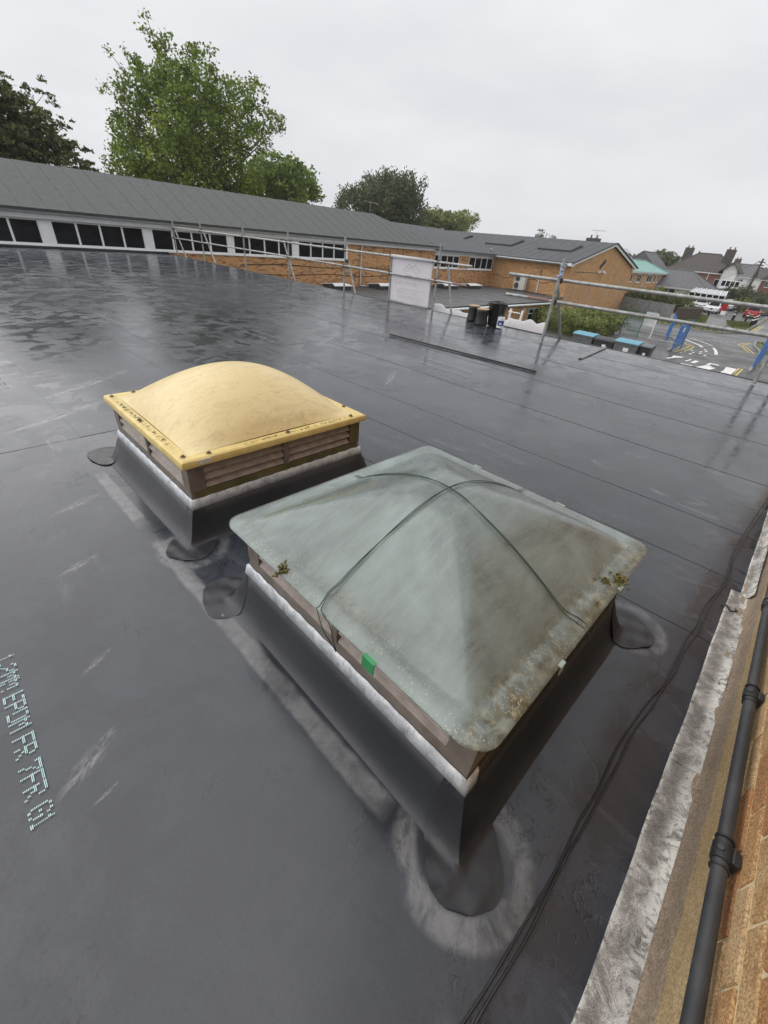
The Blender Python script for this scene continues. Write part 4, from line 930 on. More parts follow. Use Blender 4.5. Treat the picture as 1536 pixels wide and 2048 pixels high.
MB().tube([(WX-.02, 26.9-.02-k*.3, -.55+.12*math.sin(k*.9)) for k in range(26)], .02, 6).build('wall_cable', m_black, wg)
MB().cyl((WX-.06, 21.5, -1.58), (WX-.06, 21.5, -.46), .05, n=10).build('vent_pipe', m_white, wg)
MB().cyl((WX-.04, 21.48, -.46), (WX-.04, 21.48, .5), .02, n=6).build('cable_drop', m_rust, wg)

le = empty('flat_roof_extension', (34, 22, G), 'low brick extension with a flat felt roof below the air conditioner', 'building')
EYX = 16.85
MB().prism([(20.6, EYX+.25), (38.3, EYX+.25), (38.3, 18.69), (WX-.01, 18.69), (WX-.01, 26.79), (20.6, 26.79)], G, -1.75).build('wall', m_schoolbrick, le)
MB().prism([(20.4, EYX), (38.6, EYX), (38.6, 18.6), (WX-.005, 18.6), (WX-.005, 26.795), (20.4, 26.795)], -1.75, -1.60).build('roof', P('extension_felt', (.055, .057, .06), (.075, .078, .08), .6, 1.5, bs=30, r2=.35), le)
MB().bb(20.4, 38.7, EYX-.03, EYX+.03, -1.78, -1.54).build('fascia', m_feltedge, le)
MB().tube([(20.4, EYX-.1, -1.68), (38.7, EYX-.1, -1.70)], .07, 10).build('gutter', m_white, le, smooth=True)
MB().tube([(38.5, EYX-.1, -1.72), (38.45, EYX+.12, -2.05), (38.45, EYX+.14, G)], .05, 8).build('downpipe', m_galv, le, smooth=True)
def lowwin(x0, x1, z0, z1):
    w = MB(); y = EYX+.2; f = .07; w.bb(x0, x1, y-.02, y+.06, z0, z0+f); w.bb(x0, x1, y-.02, y+.06, z1-f, z1)
    for t in (0, .5, 1): xx = x0+(x1-x0)*t; w.bb(max(x0, xx-f*.7), min(x1, xx+f*.7), y-.024, y+.056, z0+f-.001, z1-f+.001)
    zc = z0+(z1-z0)*.55; w.bb(x0+f, x1-f, y-.018, y+.05, zc, zc+f)
    win = w.build('window', P('pale_green_frame', (.55, .68, .62), (.5, .62, .57), .4), le)
    for i in range(2):
        for (a, b) in ((z0+f, zc), (zc+f, z1-f)): MB().bb(x0+(x1-x0)*i/2+f*.5, x0+(x1-x0)*(i+1)/2-f*.5, y+.02, y+.03, a-.004, b+.004).build('pane', m_glass, win)
lowwin(34.5, 36.3, -2.95, -2.02)
MB().cyl((33.6, EYX+.12, -2.1), (33.6, EYX+.26, -2.1), .16, n=16).build('wall_lamp', m_offw, le)
for x0, x1 in ((20.8, 22.3), (25.3, 27.1), (33.4, 35.4), (37.3, 39.2)):
    o = MB().bb(x0, x1, 24.9, 26.2, -1.60, -1.36).build('rooflight_kerb', m_feltedge, le)
    MB().slab([(x0-.1, 24.8, -1.30), (x1+.1, 24.8, -1.30), (x1-.2, 25.4, -1.2), (x0+.2, 25.4, -1.2)], .05).build('cover', m_white, o); MB().slab([(x0+.2, 25.4, -1.2), (x1-.2, 25.4, -1.2), (x1+.1, 26.3, -1.3), (x0-.1, 26.3, -1.3)], .05).build('cover', m_white, o)
ac = empty('air_conditioner', (43.5, 23.2, -1.6), 'cream twin fan air conditioning unit standing on the low flat roof', 'air conditioner')
MB().bb(43.25, 43.75, 22.55, 23.75, -1.50, -.10).build('casing', P('cream', (.66, .65, .60), (.58, .57, .52), .45), ac, bevel=.03)
for z in (-.48, -1.12):
    MB().tube([(43.245, 23.38, z), (43.20, 23.38, z)], .29, 24).build('fan_ring', m_offw, ac)
    fo = MB().tube([(43.21, 23.38, z), (43.19, 23.38, z)], .26, 24).build('fan_grille', m_black, ac)
    mb = MB()
    for k in range(4): mb.tube([(43.185, 23.38+(.06+.06*k)*math.cos(t), z+(.06+.06*k)*math.sin(t)) for t in np.linspace(0, 6.28, 24)], .006, 4)
    mb.build('guard_wire', m_galv, fo)
for y in (22.7, 23.6): MB().bb(43.2, 43.8, y-.05, y+.05, -1.598, -1.501).build('foot', m_black, ac)
MB().bb(42.9, 43.9, 20.2, 24.4, -1.599, -1.55).build('bearer_mat', m_feltedge, ac)

# ------------------------------------------------------------------ bins, fences, gates in the yard
def wheelie(label, x, y, w, d, h, body, lid, paper, lidtilt=0):
    e = empty('waste_bin', (x, y, G), label, 'bin', 'waste bins in the yard'); x0, x1, y0, y1 = x-d/2, x+d/2, y-w/2, y+w/2
    mb = MB(); t = .06
    bt = [(x0+t, y0+t), (x1-t, y0+t), (x1-t, y1-t), (x0+t, y1-t)]; tp = [(x0, y0), (x1, y0), (x1, y1), (x0, y1)]
    mb.add([(a, b, G+.15) for a, b in bt]+[(a, b, G+h*.86) for a, b in tp], [(0, 3, 2, 1), (4, 5, 6, 7), (0, 1, 5, 4), (1, 2, 6, 5), (2, 3, 7, 6), (3, 0, 4, 7)])
    mb.build('body', body, e, bevel=.02)
    MB().bb(x0-.03, x1+.03, y0-.03, y1+.03, G+h*.84, G+h*.885).build('rim', body, e, bevel=.01)
    z = G+h*.89
    MB().xprism([(x0-.04, z), (x0-.04, z+.03), (x0+d*.25, z+h*.07+lidtilt), (x1-d*.2, z+h*.09+lidtilt), (x1+.03, z+.04), (x1+.03, z)], 'y', y0-.035, y1+.035).build('lid', lid, e, bevel=.015)
    for sx in (-1, 1):
        for sy in (-1, 1): MB().cyl((x+sx*(d/2-.15), y+sy*(w/2-.12)-.03, G+.09), (x+sx*(d/2-.15), y+sy*(w/2-.12)+.03, G+.09), .09, n=14).build('wheel', m_black, e)
    if paper:
        pw, ph, pz = paper; MB().box((x0-.004+.02, y-w*.05, G+h*pz), (.006, pw, ph), 0, 0, -.05).build('sticker', m_white, e)
m_bingrey = P('bin_grey', (.15, .155, .16), (.11, .115, .12), .5, 6); m_binlid = P('bin_lid_blue', (.13, .36, .46), (.10, .28, .37), .45, 6); m_binblack = P('bin_black', (.028, .03, .033), (.045, .047, .05), .5, 6)
wheelie('grey bin with a blue lid, the one nearest the hedge', 27.6, 9.6, 1.2, 1.0, 1.34, m_bingrey, m_binlid, None)
wheelie('black bin standing between the two blue lidded bins', 27.5, 8.32, 1.1, .9, 1.28, m_binblack, m_binblack, (.22, .3, .62), .02)
wheelie('grey bin with a blue lid and square white sticker, beside the narrow black bin', 27.4, 7.08, 1.22, 1.0, 1.42, m_bingrey, m_binlid, (.28, .28, .62))
wheelie('narrow dark bin with a tall white sticker, last of the row', 27.6, 6.15, .58, .75, 1.36, m_binblack, m_bingrey, (.14, .42, .52))
# mesh fence, white gate
mf = empty('mesh_fence', (40.5, 10.8, G), 'dark green wire mesh fence panel between hedge and white gate', 'fence')
for y in (11.5, 10.1): MB().bb(40.47, 40.53, y-.03, y+.03, G, G+1.95).build('post', m_greenmesh, mf)
mb = MB()
for k in range(28): mb.bb(40.495, 40.505, 10.13+k*.049-.005, 10.13+k*.049+.005, G+.05, G+1.9)
mb.build('mesh_wires', m_greenmesh, mf); mb = MB()
for k in range(10): mb.bb(40.488, 40.494, 10.1, 11.5, G+.1+k*.195-.008, G+.1+k*.195+.008)
mb.build('mesh_wires', m_greenmesh, mf)
wgt = empty('white_gate', (41, 9.75, G), 'narrow white gate frame with close vertical pickets at the top', 'gate')
for y in (10.22, 9.28): MB().bb(40.97, 41.03, y-.035, y+.035, G, G+1.8).build('post', m_white, wgt)
for k in range(11): MB().bb(40.985, 41.015, 9.36+k*.078-.022, 9.36+k*.078+.022, G+.86, G+1.86).build('picket', m_white, wgt)
for z in (.9, 1.6): MB().bb(41.016, 41.05, 9.3, 10.2, G+z-.03, G+z+.03).build('gate_rail', m_white, wgt)
# blue gates
gl_ = empty('blue_gate', (37.8, 6.6, G), 'open blue solid gate leaf on the left of the drive', 'gate', 'blue drive gates')
MB().box((38.1, 6.62, G+.98), (2.7, .05, 1.4), .02).build('leaf', m_bluegate, gl_, bevel=.01)
for z in (.35, .95, 1.6): MB().box((38.1, 6.585, G+z), (2.7, .03, .06), .02).build('gate_rail', m_bluegate, gl_)
for x, h in ((36.65, 1.75), (39.5, 1.95)): MB().box((x, 6.62, G+h/2), (.09, .09, h)).build('post', m_bluegate, gl_, bevel=.01)
MB().box((37.7, 6.58, G+1.35), (.5, .015, .3), .02).build('notice', m_white, gl_)
MB().tube([(36.5, 6.5, G), (36.5, 6.5, G+.55), (36.5, 7.6, G+.55), (36.5, 7.6, G)], .03, 8).build('stop_rail', m_galv, gl_)
g2_ = empty('blue_gate', (36.4, 1.9, G), 'open blue solid gate leaf on the right of the drive', 'gate', 'blue drive gates')
MB().box((38.0, 1.72, G+1.0), (3.4, .06, 1.5), -.02).build('leaf', m_bluegate, g2_, bevel=.01)
for z in (.35, 1.0, 1.65): MB().box((38.0, 1.765, G+z), (3.4, .03, .06), -.02).build('gate_rail', m_bluegate, g2_)
MB().bb(36.2, 36.32, 1.70, 1.82, G, G+1.95).build('post', m_bluegate, g2_); MB().bb(39.7, 39.8, 1.66, 1.76, G, G+1.85).build('post', m_bluegate, g2_)
MB().tube([(36.3, 1.6, G), (36.3, 1.6, G+.5), (36.9, .6, G+.5), (36.9, .6, G)], .03, 8).build('stop_rail', m_galv, g2_)
b3 = empty('blue_railing', (43, 8.9, G), 'thin blue railing posts beside the drive behind the left gate', 'railing')
for k in range(4): MB().cyl((41.5+k*1.3, 8.1+k*.32, G), (41.5+k*1.3, 8.1+k*.32, G+1.75), .04, n=8).build('post', m_bluegate, b3)
for z in (.4, 1.6): MB().cyl((41.5, 8.1, G+z), (45.4, 9.06, G+z), .03, n=8).build('rail', m_bluegate, b3)
for k in range(14): MB().cyl((41.7+k*.27, 8.15+k*.066, G+.4), (41.7+k*.27, 8.15+k*.066, G+1.6), .012, n=6).build('bar', m_bluegate, b3)
# weathered timber fence
tf = empty('timber_fence', (62, 16, G), 'weathered grey timber panel fence in front of the shrubs', 'fence')
A, B = Vector((62.5, 19.6)), Vector((59.6, 12.3)); nP = 40
for k in range(nP):
    p = A.lerp(B, (k+.5)/nP); d = B-A; MB().box((p.x+.012*(k % 2), p.y, G+.75), (d.length/nP*1.06, .03, 1.5+.02*(k % 3)), math.atan2(d.y, d.x)).build('board', m_fencewood, tf)
for k in range(6):
    p = A.lerp(B, k/5); MB().box((p.x-.07, p.y, G+.78), (.1, .1, 1.6)).build('post', m_fencewood, tf)
tg = empty('brown_gate', (62, 11.6, G), 'brown boarded side fence right of the grey timber fence', 'fence')
for k in range(12): MB().box((61.0+k*.35, 12.1-k*.15, G+.6), (.37, .04, 1.15+.03*(k % 2)), -.4).build('board', m_brownwood, tg)
MB().box((62.9, 11.28, G+1.22), (4.4, .08, .06), -.4).build('capping', m_pave, tg)

# ------------------------------------------------------------------ street: pole, bollards, cars
tp = empty('telegraph_pole', (73, 8.05, G), 'tall dark wooden telegraph pole at the kerb', 'pole')
MB().cyl((73, 8.05, G), (73, 8.05, 3.45), .15, .10, 10).build('pole', m_bark, tp, smooth=True)
for z in (3.1, 2.8): MB().bb(72.95, 73.05, 7.7, 8.4, z-.05, z+.05).build('cross_arm', m_bark, tp)
for k, (x, y, z) in enumerate([(118, 20, 2.4), (112, 4, 2.2), (160, 14, 2.0), (95, 17, .2)]):
    a = Vector((73, 8.0+.1*k, 3.2)); b = Vector((x, y, z)); MB().tube([a.lerp(b, t)-Vector((0, 0, 1.2*4*t*(1-t)*.5)) for t in np.linspace(0, 1, 14)], .018, 4).build('wire', m_black, tp)
def bollard(x, y, label):
    e = empty('bollard', (x, y, G), label, 'bollard', 'black and white bollards on the verge')
    MB().lathe((x, y, G), [(.11, 0), (.10, .9), (.12, .93), (.12, 1.02), (.05, 1.08)], 12).build('post', m_black, e, smooth=True)
    MB().lathe((x, y, G), [(.112, .70), (.112, .84)], 12, False).build('white_band', m_white, e); MB().lathe((x, y, G), [(.10, 1.04), (.05, 1.085), (.01, 1.10)], 12).build('cap', m_white, e, smooth=True)
for x, y, l in [(71.4, 7.93, 'black bollard at the foot of the telegraph pole'), (72.3, 6.67, 'black bollard just below the red car'), (72.2, 10.72, 'black bollard in front of the white car'),
                (66.3, 5.45, 'nearest bollard of the close row by the yellow lines'), (67.6, 5.4, 'second bollard of the close row by the yellow lines'), (68.9, 5.4, 'third bollard of the close row by the yellow lines'), (70.2, 5.4, 'farthest bollard of the close row by the yellow lines')]: bollard(x, y, l)
m_rub = P('tyre', (.02, .02, .02), (.03, .03, .03), .8)
def car(label, x, y, rz, paint, L=4.1, Wd=1.74, H=1.46, cat='car', van=False):
    e = empty('parked_car', (x, y, G), label, cat, 'parked cars'); e.rotation_euler = (0, 0, rz)
    def put(mb, nm, mat, parent=e, **k):
        o = mb.build(nm, mat, None, **k); o.parent = parent; return o
    f, r = L/2, -L/2
    low = [(f, .30), (f+.02, .55), (f-.12, .74), (f-1.05, .92), (r+.35, .95), (r+.02, .88), (r-.02, .5), (r+.03, .30)]
    body = MB(); n = len(low)
    for yy, s in ((-Wd/2, .0), (-Wd/2+.10, 1), (Wd/2-.10, 1), (Wd/2, .0)):
        for (a, z) in low: body.v.append((a*(.985 if s == 0 else 1), yy, .30+(z-.30)*(.93 if s == 0 else 1)))
    for j in range(3):
        for i in range(n): body.f.append((j*n+i, j*n+(i+1) % n, (j+1)*n+(i+1) % n, (j+1)*n+i))
    body.f += [tuple(range(n)), tuple(range(3*n, 4*n))]
    bd = put(body, 'body', paint, bevel=.05)
    if van: cab = [(f-.7, .9), (f-1.35, H), (r+.15, H), (r+.02, .9)]
    else: cab = [(f-.95, .88), (f-1.75, H), (r+.85, H), (r+.12, .90)]
    mb = MB(); w0, w1 = Wd/2-.08, Wd/2-.26
    mb.v = [(cab[0][0], -w0, cab[0][1]), (cab[0][0], w0, cab[0][1]), (cab[1][0], w1, cab[1][1]), (cab[1][0], -w1, cab[1][1]), (cab[2][0], w1, cab[2][1]), (cab[2][0], -w1, cab[2][1]), (cab[3][0], w0, cab[3][1]), (cab[3][0], -w0, cab[3][1])]
    mb.f = [(0, 1, 2, 3), (3, 2, 4, 5), (5, 4, 6, 7), (0, 3, 5, 7), (1, 6, 4, 2), (0, 7, 6, 1)]
    cb = put(mb, 'cabin', paint, bevel=.06)
    def face(q, nm):
        q = [Vector(p) for p in q]; c = sum(q, Vector())/4; nn = (q[1]-q[0]).cross(q[2]-q[0]).normalized()
        if nn.dot(c-Vector((0, 0, .9))) < 0: nn = -nn
        m2 = MB(); m2.add([c+(p-c)*.86+nn*.012 for p in q], [(0, 1, 2, 3)]); o = m2.build(nm, m_glass, None); o.parent = cb
    V = mb.v
    face([V[0], V[1], V[2], V[3]], 'windscreen'); face([V[5], V[4], V[6], V[7]], 'rear_window')
    if not van:
        face([V[0], V[3], V[5], V[7]], 'side_window'); face([V[1], V[2], V[4], V[6]], 'side_window')
    for sx in (f-.78, r+.75):
        for sy in (-1, 1):
            w_ = put(MB().cyl((sx, sy*(Wd/2-.2), .31), (sx, sy*(Wd/2+.01), .31), .31, n=18), 'wheel', m_rub)
            put(MB().cyl((sx, sy*(Wd/2), .31), (sx, sy*(Wd/2+.02), .31), .19, n=14), 'rim', m_galv, w_)
    ml = P('headlamp', (.7, .72, .75), (.6, .6, .62), .15); mr_ = P('tail_lamp', (.3, .01, .01), (.4, .02, .02), .2)
    for sy in (-1, 1):
        put(MB().box((f-.03, sy*(Wd/2-.28), .68), (.14, .36, .12), 0, 0, .3), 'headlight', ml, bevel=.02); put(MB().box((r+.01, sy*(Wd/2-.2), .74), (.08, .24, .2)), 'tail_light', mr_, bevel=.02)
    for xx in (f+.025, r-.025): put(MB().box((xx, 0, .48), (.02, .5, .11)), 'number_plate', m_paint if xx > 0 else m_ypaint)
    put(MB().box((f+.015, 0, .62), (.03, .7, .08)), 'grille', m_black)
    return e
m_carw = P('car_white', (.78, .79, .80), (.74, .75, .76), .2, 2, coat=.6); m_carr = P('car_red', (.42, .018, .03), (.36, .015, .025), .2, 2, coat=.6); m_card = P('car_dark', (.05, .055, .06), (.07, .075, .08), .2, 2, coat=.6)
car('white hatchback facing the road on the forecourt', 81, 11.75, math.pi, m_carw)
car('white car parked furthest left beside the conservatory', 85.2, 14.2, math.pi+.1, m_carw)
car('red hatchback seen from behind at the kerb', 82.6, 7.25, .06, m_carr)
car('dark car parked beyond the red hatchback', 92, 6.9, .06, m_card)
car('white van parked by the right hand hedge', 99, 6.2, .06, m_carw, 5.2, 1.95, 2.2, 'van', True)
car('silver white car by the conservatory, behind the hatchback', 92.5, 11.6, math.pi, m_offw)
bn = empty('red_sign_board', (79.3, 10.35, G), 'red and white board standing beside the white hatchback', 'sign')
MB().bb(79.25, 79.32, 10.0, 10.7, G+.5, G+1.5).build('board', m_carr, bn); MB().bb(79.25, 79.32, 9.9, 10.5, G, G+.499).build('lower_board', m_white, bn)

# ------------------------------------------------------------------ houses
m_teal = P('green_tiles', (.24, .44, .38), (.18, .36, .32), .6, 3, bs=12, bst=.4, bd=.03)
m_tile = P('brown_tiles', (.085, .072, .062), (.060, .052, .046), .8, 2, bs=14, bst=.6, bd=.04)
m_slate = P('grey_slate', (.135, .13, .135), (.10, .098, .102), .7, 2, bs=14, bst=.6, bd=.04)
m_render = P('white_render', (.62, .62, .60), (.55, .55, .53), .8, 2)
def house(name, label, x0, x1, y0, y1, ze, zr, axis, hip, wallm, roofm, wins=(), chim=(), ov=.4, cat='house'):
    e = empty(name, ((x0+x1)/2, (y0+y1)/2, G), label, cat)
    MB().bb(x0, x1, y0, y1, G, ze).build('wall', wallm, e)
    X0, X1, Y0, Y1 = x0-ov, x1+ov, y0-ov, y1+ov; h0, h1 = hip
    if axis == 'y': a, b = ((X0+X1)/2, Y0+h0, zr), ((X0+X1)/2, Y1-h1, zr)
    else: a, b = (X0+h0, (Y0+Y1)/2, zr), (X1-h1, (Y0+Y1)/2, zr)
    c = [(X0, Y0, ze), (X1, Y0, ze), (X1, Y1, ze), (X0, Y1, ze)]
    vs = c+[a, b]
    fs = [(0, 1, 4), (1, 2, 5, 4), (2, 3, 5), (3, 0, 4, 5)] if axis == 'y' else [(0, 1, 5, 4), (1, 2, 5), (2, 3, 4, 5), (3, 0, 4)]
    rf = MB().add(vs, fs+[(3, 2, 1, 0)]).build('roof', roofm, e)
    MB().bb(X0, X1, Y0, Y1, ze-.22, ze-.02).build('fascia', m_offw, e)
    for p, q in ((0, 4), (1, 4 if axis == 'y' else 5), (2, 5), (3, 5 if axis == 'y' else 4), (4, 5)): MB().cyl(vs[p], vs[q], .11, n=6).build('ridge_tile', roofm, rf)
    for (face, u0, u1, z0, z1, n) in wins:
        w = MB(); f = .08; L = (u1-u0)/n
        def bxx(a0, a1, d0, d1, za, zb, mb):
            if face == '-x': mb.bb(x0-d1, x0-d0, a0, a1, za, zb)
            else: mb.bb(a0, a1, y0-d1, y0-d0, za, zb)
        bxx(u0, u1, 0, .06, z0, z0+f, w); bxx(u0, u1, 0, .06, z1-f, z1, w)
        for i in range(n+1): uu = u0+i*L; bxx(max(u0, uu-f*.6), min(u1, uu+f*.6), 0, .065, z0+f-.001, z1-f+.001, w)
        win = w.build('window', m_white, e)
        for i in range(n): pm = MB(); bxx(u0+i*L+f*.5, u0+(i+1)*L-f*.5, .01, .03, z0+f-.01, z1-f+.01, pm); pm.build('pane', m_glass, win)
        sm_ = MB(); bxx(u0-.05, u1+.05, 0, .12, z0-.08, z0-.002, sm_); sm_.build('sill', m_white, win)
    for (x, y, z0, z1, sx, sy) in chim:
        ch_ = MB().bb(x-sx, x+sx, y-sy, y+sy, z0, z1).build('chimney', m_tile, e)
        for k in (-1, 1): MB().lathe((x, y+k*sy*.5, z1), [(.14, 0), (.12, .35), (.15, .4)], 8).build('chimney_pot', m_redbrick, ch_)
    return e, rf
te, trf = house('green_roofed_house', 'brick house with pale green tiled hip roof behind the school gable', 64, 90.7, 22.1, 27.9, .78, 2.2, 'x', (1, 3.2), m_gablebrick, m_teal,
      [('-y', 73.2, 74.0, -.55, .45, 1), ('-y', 76.4, 78.2, -.6, .45, 2), ('-y', 81.3, 83.6, -.6, .45, 2), ('-y', 85.2, 86.0, -.6, .45, 1), ('-y', 87.2, 87.9, -.6, .45, 1)], [(76, 30, 0, 4.4, .6, .9)])
MB().cyl((79.5, 22.0, G), (79.5, 22.0, .6), .06, n=8).build('downpipe', m_white, te)
MB().lathe((78.0, 29.4, 2.9), [(.5, 0), (.45, .08), (.25, .02), (.02, -.02)], 14).build('satellite_dish', m_slate, te)
ae = MB()
for (x, y, z) in [(76.5, 30, 5.4), (88, 30, 3.6)]:
    ae.cyl((x, y, z-1.2), (x, y, z), .03, n=5); ae.cyl((x-.2, y+.8, z), (x+.4, y-1.2, z), .03, n=5)
    for k in range(5): ae.cyl((x-.2+.12*k-.3, y+.7-.4*k, z), (x-.2+.12*k+.3, y+.7-.4*k, z), .015, n=4)
ae.build('television_aerial', m_galv, te)
house('gabled_house', 'small grey gabled house peeping over the green tiled roof', 104, 112, 27.5, 33.5, 1.2, 3.9, 'x', (0, 0), m_render, m_slate, [('-x', 29, 31, .0, 1.0, 2)])
re_, rrf = house('red_brick_house', 'red brick house with brown hipped roof and two chimneys', 113.5, 123.5, 17.0, 27.6, 1.5, 4.7, 'y', (3.6, 3.9), m_redbrick, m_tile,
      [('-x', 17.6, 18.5, -.9, .5, 1), ('-x', 20.8, 21.2, -.2, .6, 1)], [(119, 26.2, 2.5, 5.5, .4, .8), (116.5, 18.4, 2.4, 5.6, .4, .8)])
MB().xprism([(15.3, G), (17.6, G), (17.6, 2.2), (16.4, 3.35), (15.3, 2.0)], 'x', 112.6, 118).build('front_gable', m_render, re_)
MB().slab([(112.2, 16.45, 3.5), (118, 16.45, 3.5), (118, 18.4, 1.8), (112.2, 18.4, 1.8)], .15).build('gable_roof', m_tile, rrf)
MB().slab([(112.2, 14.9, 1.9), (118, 14.9, 1.9), (118, 16.45, 3.5), (112.2, 16.45, 3.5)], .15).build('gable_roof', m_tile, rrf)
bay = MB().bb(111.6, 112.59, 13.9, 17.0, -.9, .55).build('bay_window', m_white, re_)
for k in range(4): MB().bb(111.57, 111.598, 14.05+k*.74, 14.65+k*.74, -.45, .42).build('pane', m_glass, bay)
for y in (17.2, 19.9): MB().cyl((113.4, y, G), (113.4, y, 1.3), .07, n=8).build('downpipe', m_white, re_)
be, brf = house('bungalow', 'grey slate hipped bungalow with a white conservatory behind the cars', 88, 97, 14.8, 26, -.95, 1.45, 'y', (4.2, .3), m_render, m_slate, [('-x', 19, 21, -2.3, -1.2, 2)])
cs = MB().bb(85.2, 87.95, 11.6, 16.4, G, -2.4).build('conservatory', m_white, be)
for k in range(7): MB().bb(85.18, 85.27, 11.6+k*.8-.05, 11.6+k*.8+.05, -2.399, -1.25).build('mullion', m_white, cs)
for k in range(6): MB().bb(85.23, 85.25, 11.66+k*.8, 12.34+k*.8, -2.38, -1.27).build('pane', m_glass, cs)
MB().bb(85.15, 85.3, 11.55, 16.45, -1.25, -1.12).build('head_beam', m_white, cs)
for k in range(7): MB().cyl((85.2, 11.6+k*.8, -1.14), (87.9, 12.0+k*.7, -.62), .05, n=6).build('rafter', m_white, cs)
MB().slab([(85.2, 11.6, -1.18), (85.2, 16.4, -1.18), (87.9, 16.2, -.66), (87.9, 12.0, -.66)], .03).build('glazed_roof', P('glazing', (.45, .48, .5), (.35, .38, .4), .15), cs)
house('far_house', 'distant pale house with grey gabled roof left of the pole top', 150, 160, 17.5, 23.5, 1.2, 4.0, 'y', (0, 0), m_render, m_slate, [('-x', 18.5, 20.2, -.6, .7, 3), ('-x', 21, 22.5, -.6, .7, 2)], [(154, 22, 3, 5, .4, .7)])
house('far_house', 'distant red house with slate roof at the right edge', 158, 168, 9.2, 15.5, 1.0, 4.4, 'x', (0, 0), m_redbrick, m_slate, [('-x', 10.4, 12, -.6, .6, 3), ('-x', 12.8, 14.4, -.6, .6, 3)])
house('far_house', 'far white house beyond the street, partly hidden by shrubs', 195, 206, 14.5, 24, 1.0, 4.0, 'y', (2, 2), m_render, m_tile, [('-x', 16, 18, -.6, .6, 2)])

# ------------------------------------------------------------------ trees, hedges
def mat_leaf(name, c1, c2, c3):
    m, t, b = newmat(name); oi = nd(t, 'ShaderNodeAttribute', attribute_name='tone')
    col = ramp(t, oi.outputs['Fac'], [(.0, c1), (.5, c2), (1.0, c3)]); t.links.new(col, b.inputs['Base Color']); b.inputs['Roughness'].default_value = .55
    b.inputs['Specular IOR Level'].default_value = .3
    tr = nd(t, 'ShaderNodeBsdfTranslucent'); t.links.new(col, tr.inputs['Color']); mxs = nd(t, 'ShaderNodeMixShader'); mxs.inputs[0].default_value = .3
    t.links.new(b.outputs[0], mxs.inputs[1]); t.links.new(tr.outputs[0], mxs.inputs[2]); t.links.new(mxs.outputs[0], t.nodes['Material Output'].inputs['Surface'])
    return m
m_leaf_mid = mat_leaf('leaf_green', (.060, .098, .014), (.165, .235, .034), (.36, .44, .075))
m_leaf_bright = mat_leaf('leaf_bright', (.10, .15, .03), (.20, .275, .06), (.31, .38, .10))
m_leaf_dark = mat_leaf('leaf_dark', (.042, .058, .020), (.100, .120, .036), (.20, .205, .07))
m_leaf_olive = mat_leaf('leaf_olive', (.055, .07, .032), (.10, .125, .055), (.17, .185, .085))
m_leaf_hedge = mat_leaf('leaf_hedge', (.085, .115, .028), (.20, .24, .065), (.38, .39, .16))
def leaves(name, blobs, size, density, mat, parent, clump=.45, flat=.5, up=0.0, seed=1, depth=1.0, droop=0):
    """leaf-sized quads in clumps spread through the blobs (x,y,z,r)"""
    r = np.random.default_rng(seed); cen = []; tone = []; siz = []
    for (x, y, z, R) in blobs:
        nc = max(3, int(density*R**2*9)); 
        d = r.normal(size=(nc, 3)); d /= np.linalg.norm(d, axis=1)[:, None]; rad = R*r.uniform(.25, 1.0, nc)**.45
        cc = np.array([x, y, z])+d*rad[:, None]*np.array([1, depth, .92])
        for c in cc:
            k = r.integers(10, 20); s = clump*min(1, .45+R*.35); q = c+r.normal(size=(k, 3))*np.array([s, s, s*flat])*.62; q[:, 2] -= droop*np.abs(r.normal(size=k))*s
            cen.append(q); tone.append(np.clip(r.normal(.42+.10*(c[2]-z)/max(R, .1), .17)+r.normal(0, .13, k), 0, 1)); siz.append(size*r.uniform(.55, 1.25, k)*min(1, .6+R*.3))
    cen = np.concatenate(cen); tone = np.concatenate(tone); siz = np.concatenate(siz); n = len(cen)
    a = r.normal(size=(n, 3)); a[:, 2] *= .7; a[:, 2] += up; a /= np.linalg.norm(a, axis=1)[:, None]; b = np.cross(a, r.normal(size=(n, 3))); b /= np.linalg.norm(b, axis=1)[:, None]
    a *= siz[:, None]; b *= (siz*.55)[:, None]
    V = np.stack([cen-a, cen+b, cen+a, cen-b], 1).reshape(-1, 3)
    me = bpy.data.meshes.new(name); me.vertices.add(4*n); me.vertices.foreach_set('co', V.ravel()); me.loops.add(4*n); me.loops.foreach_set('vertex_index', np.arange(4*n)); me.polygons.add(n)
    me.polygons.foreach_set('loop_start', np.arange(0, 4*n, 4)); me.update(calc_edges=True); me.materials.append(mat)
    at = me.attributes.new('tone', 'FLOAT', 'POINT'); at.data.foreach_set('value', np.repeat(tone, 4).astype(np.float32))
    o = bpy.data.objects.new(name, me); C.objects.link(o)
    if parent is not None: adopt(o, parent)
    return o
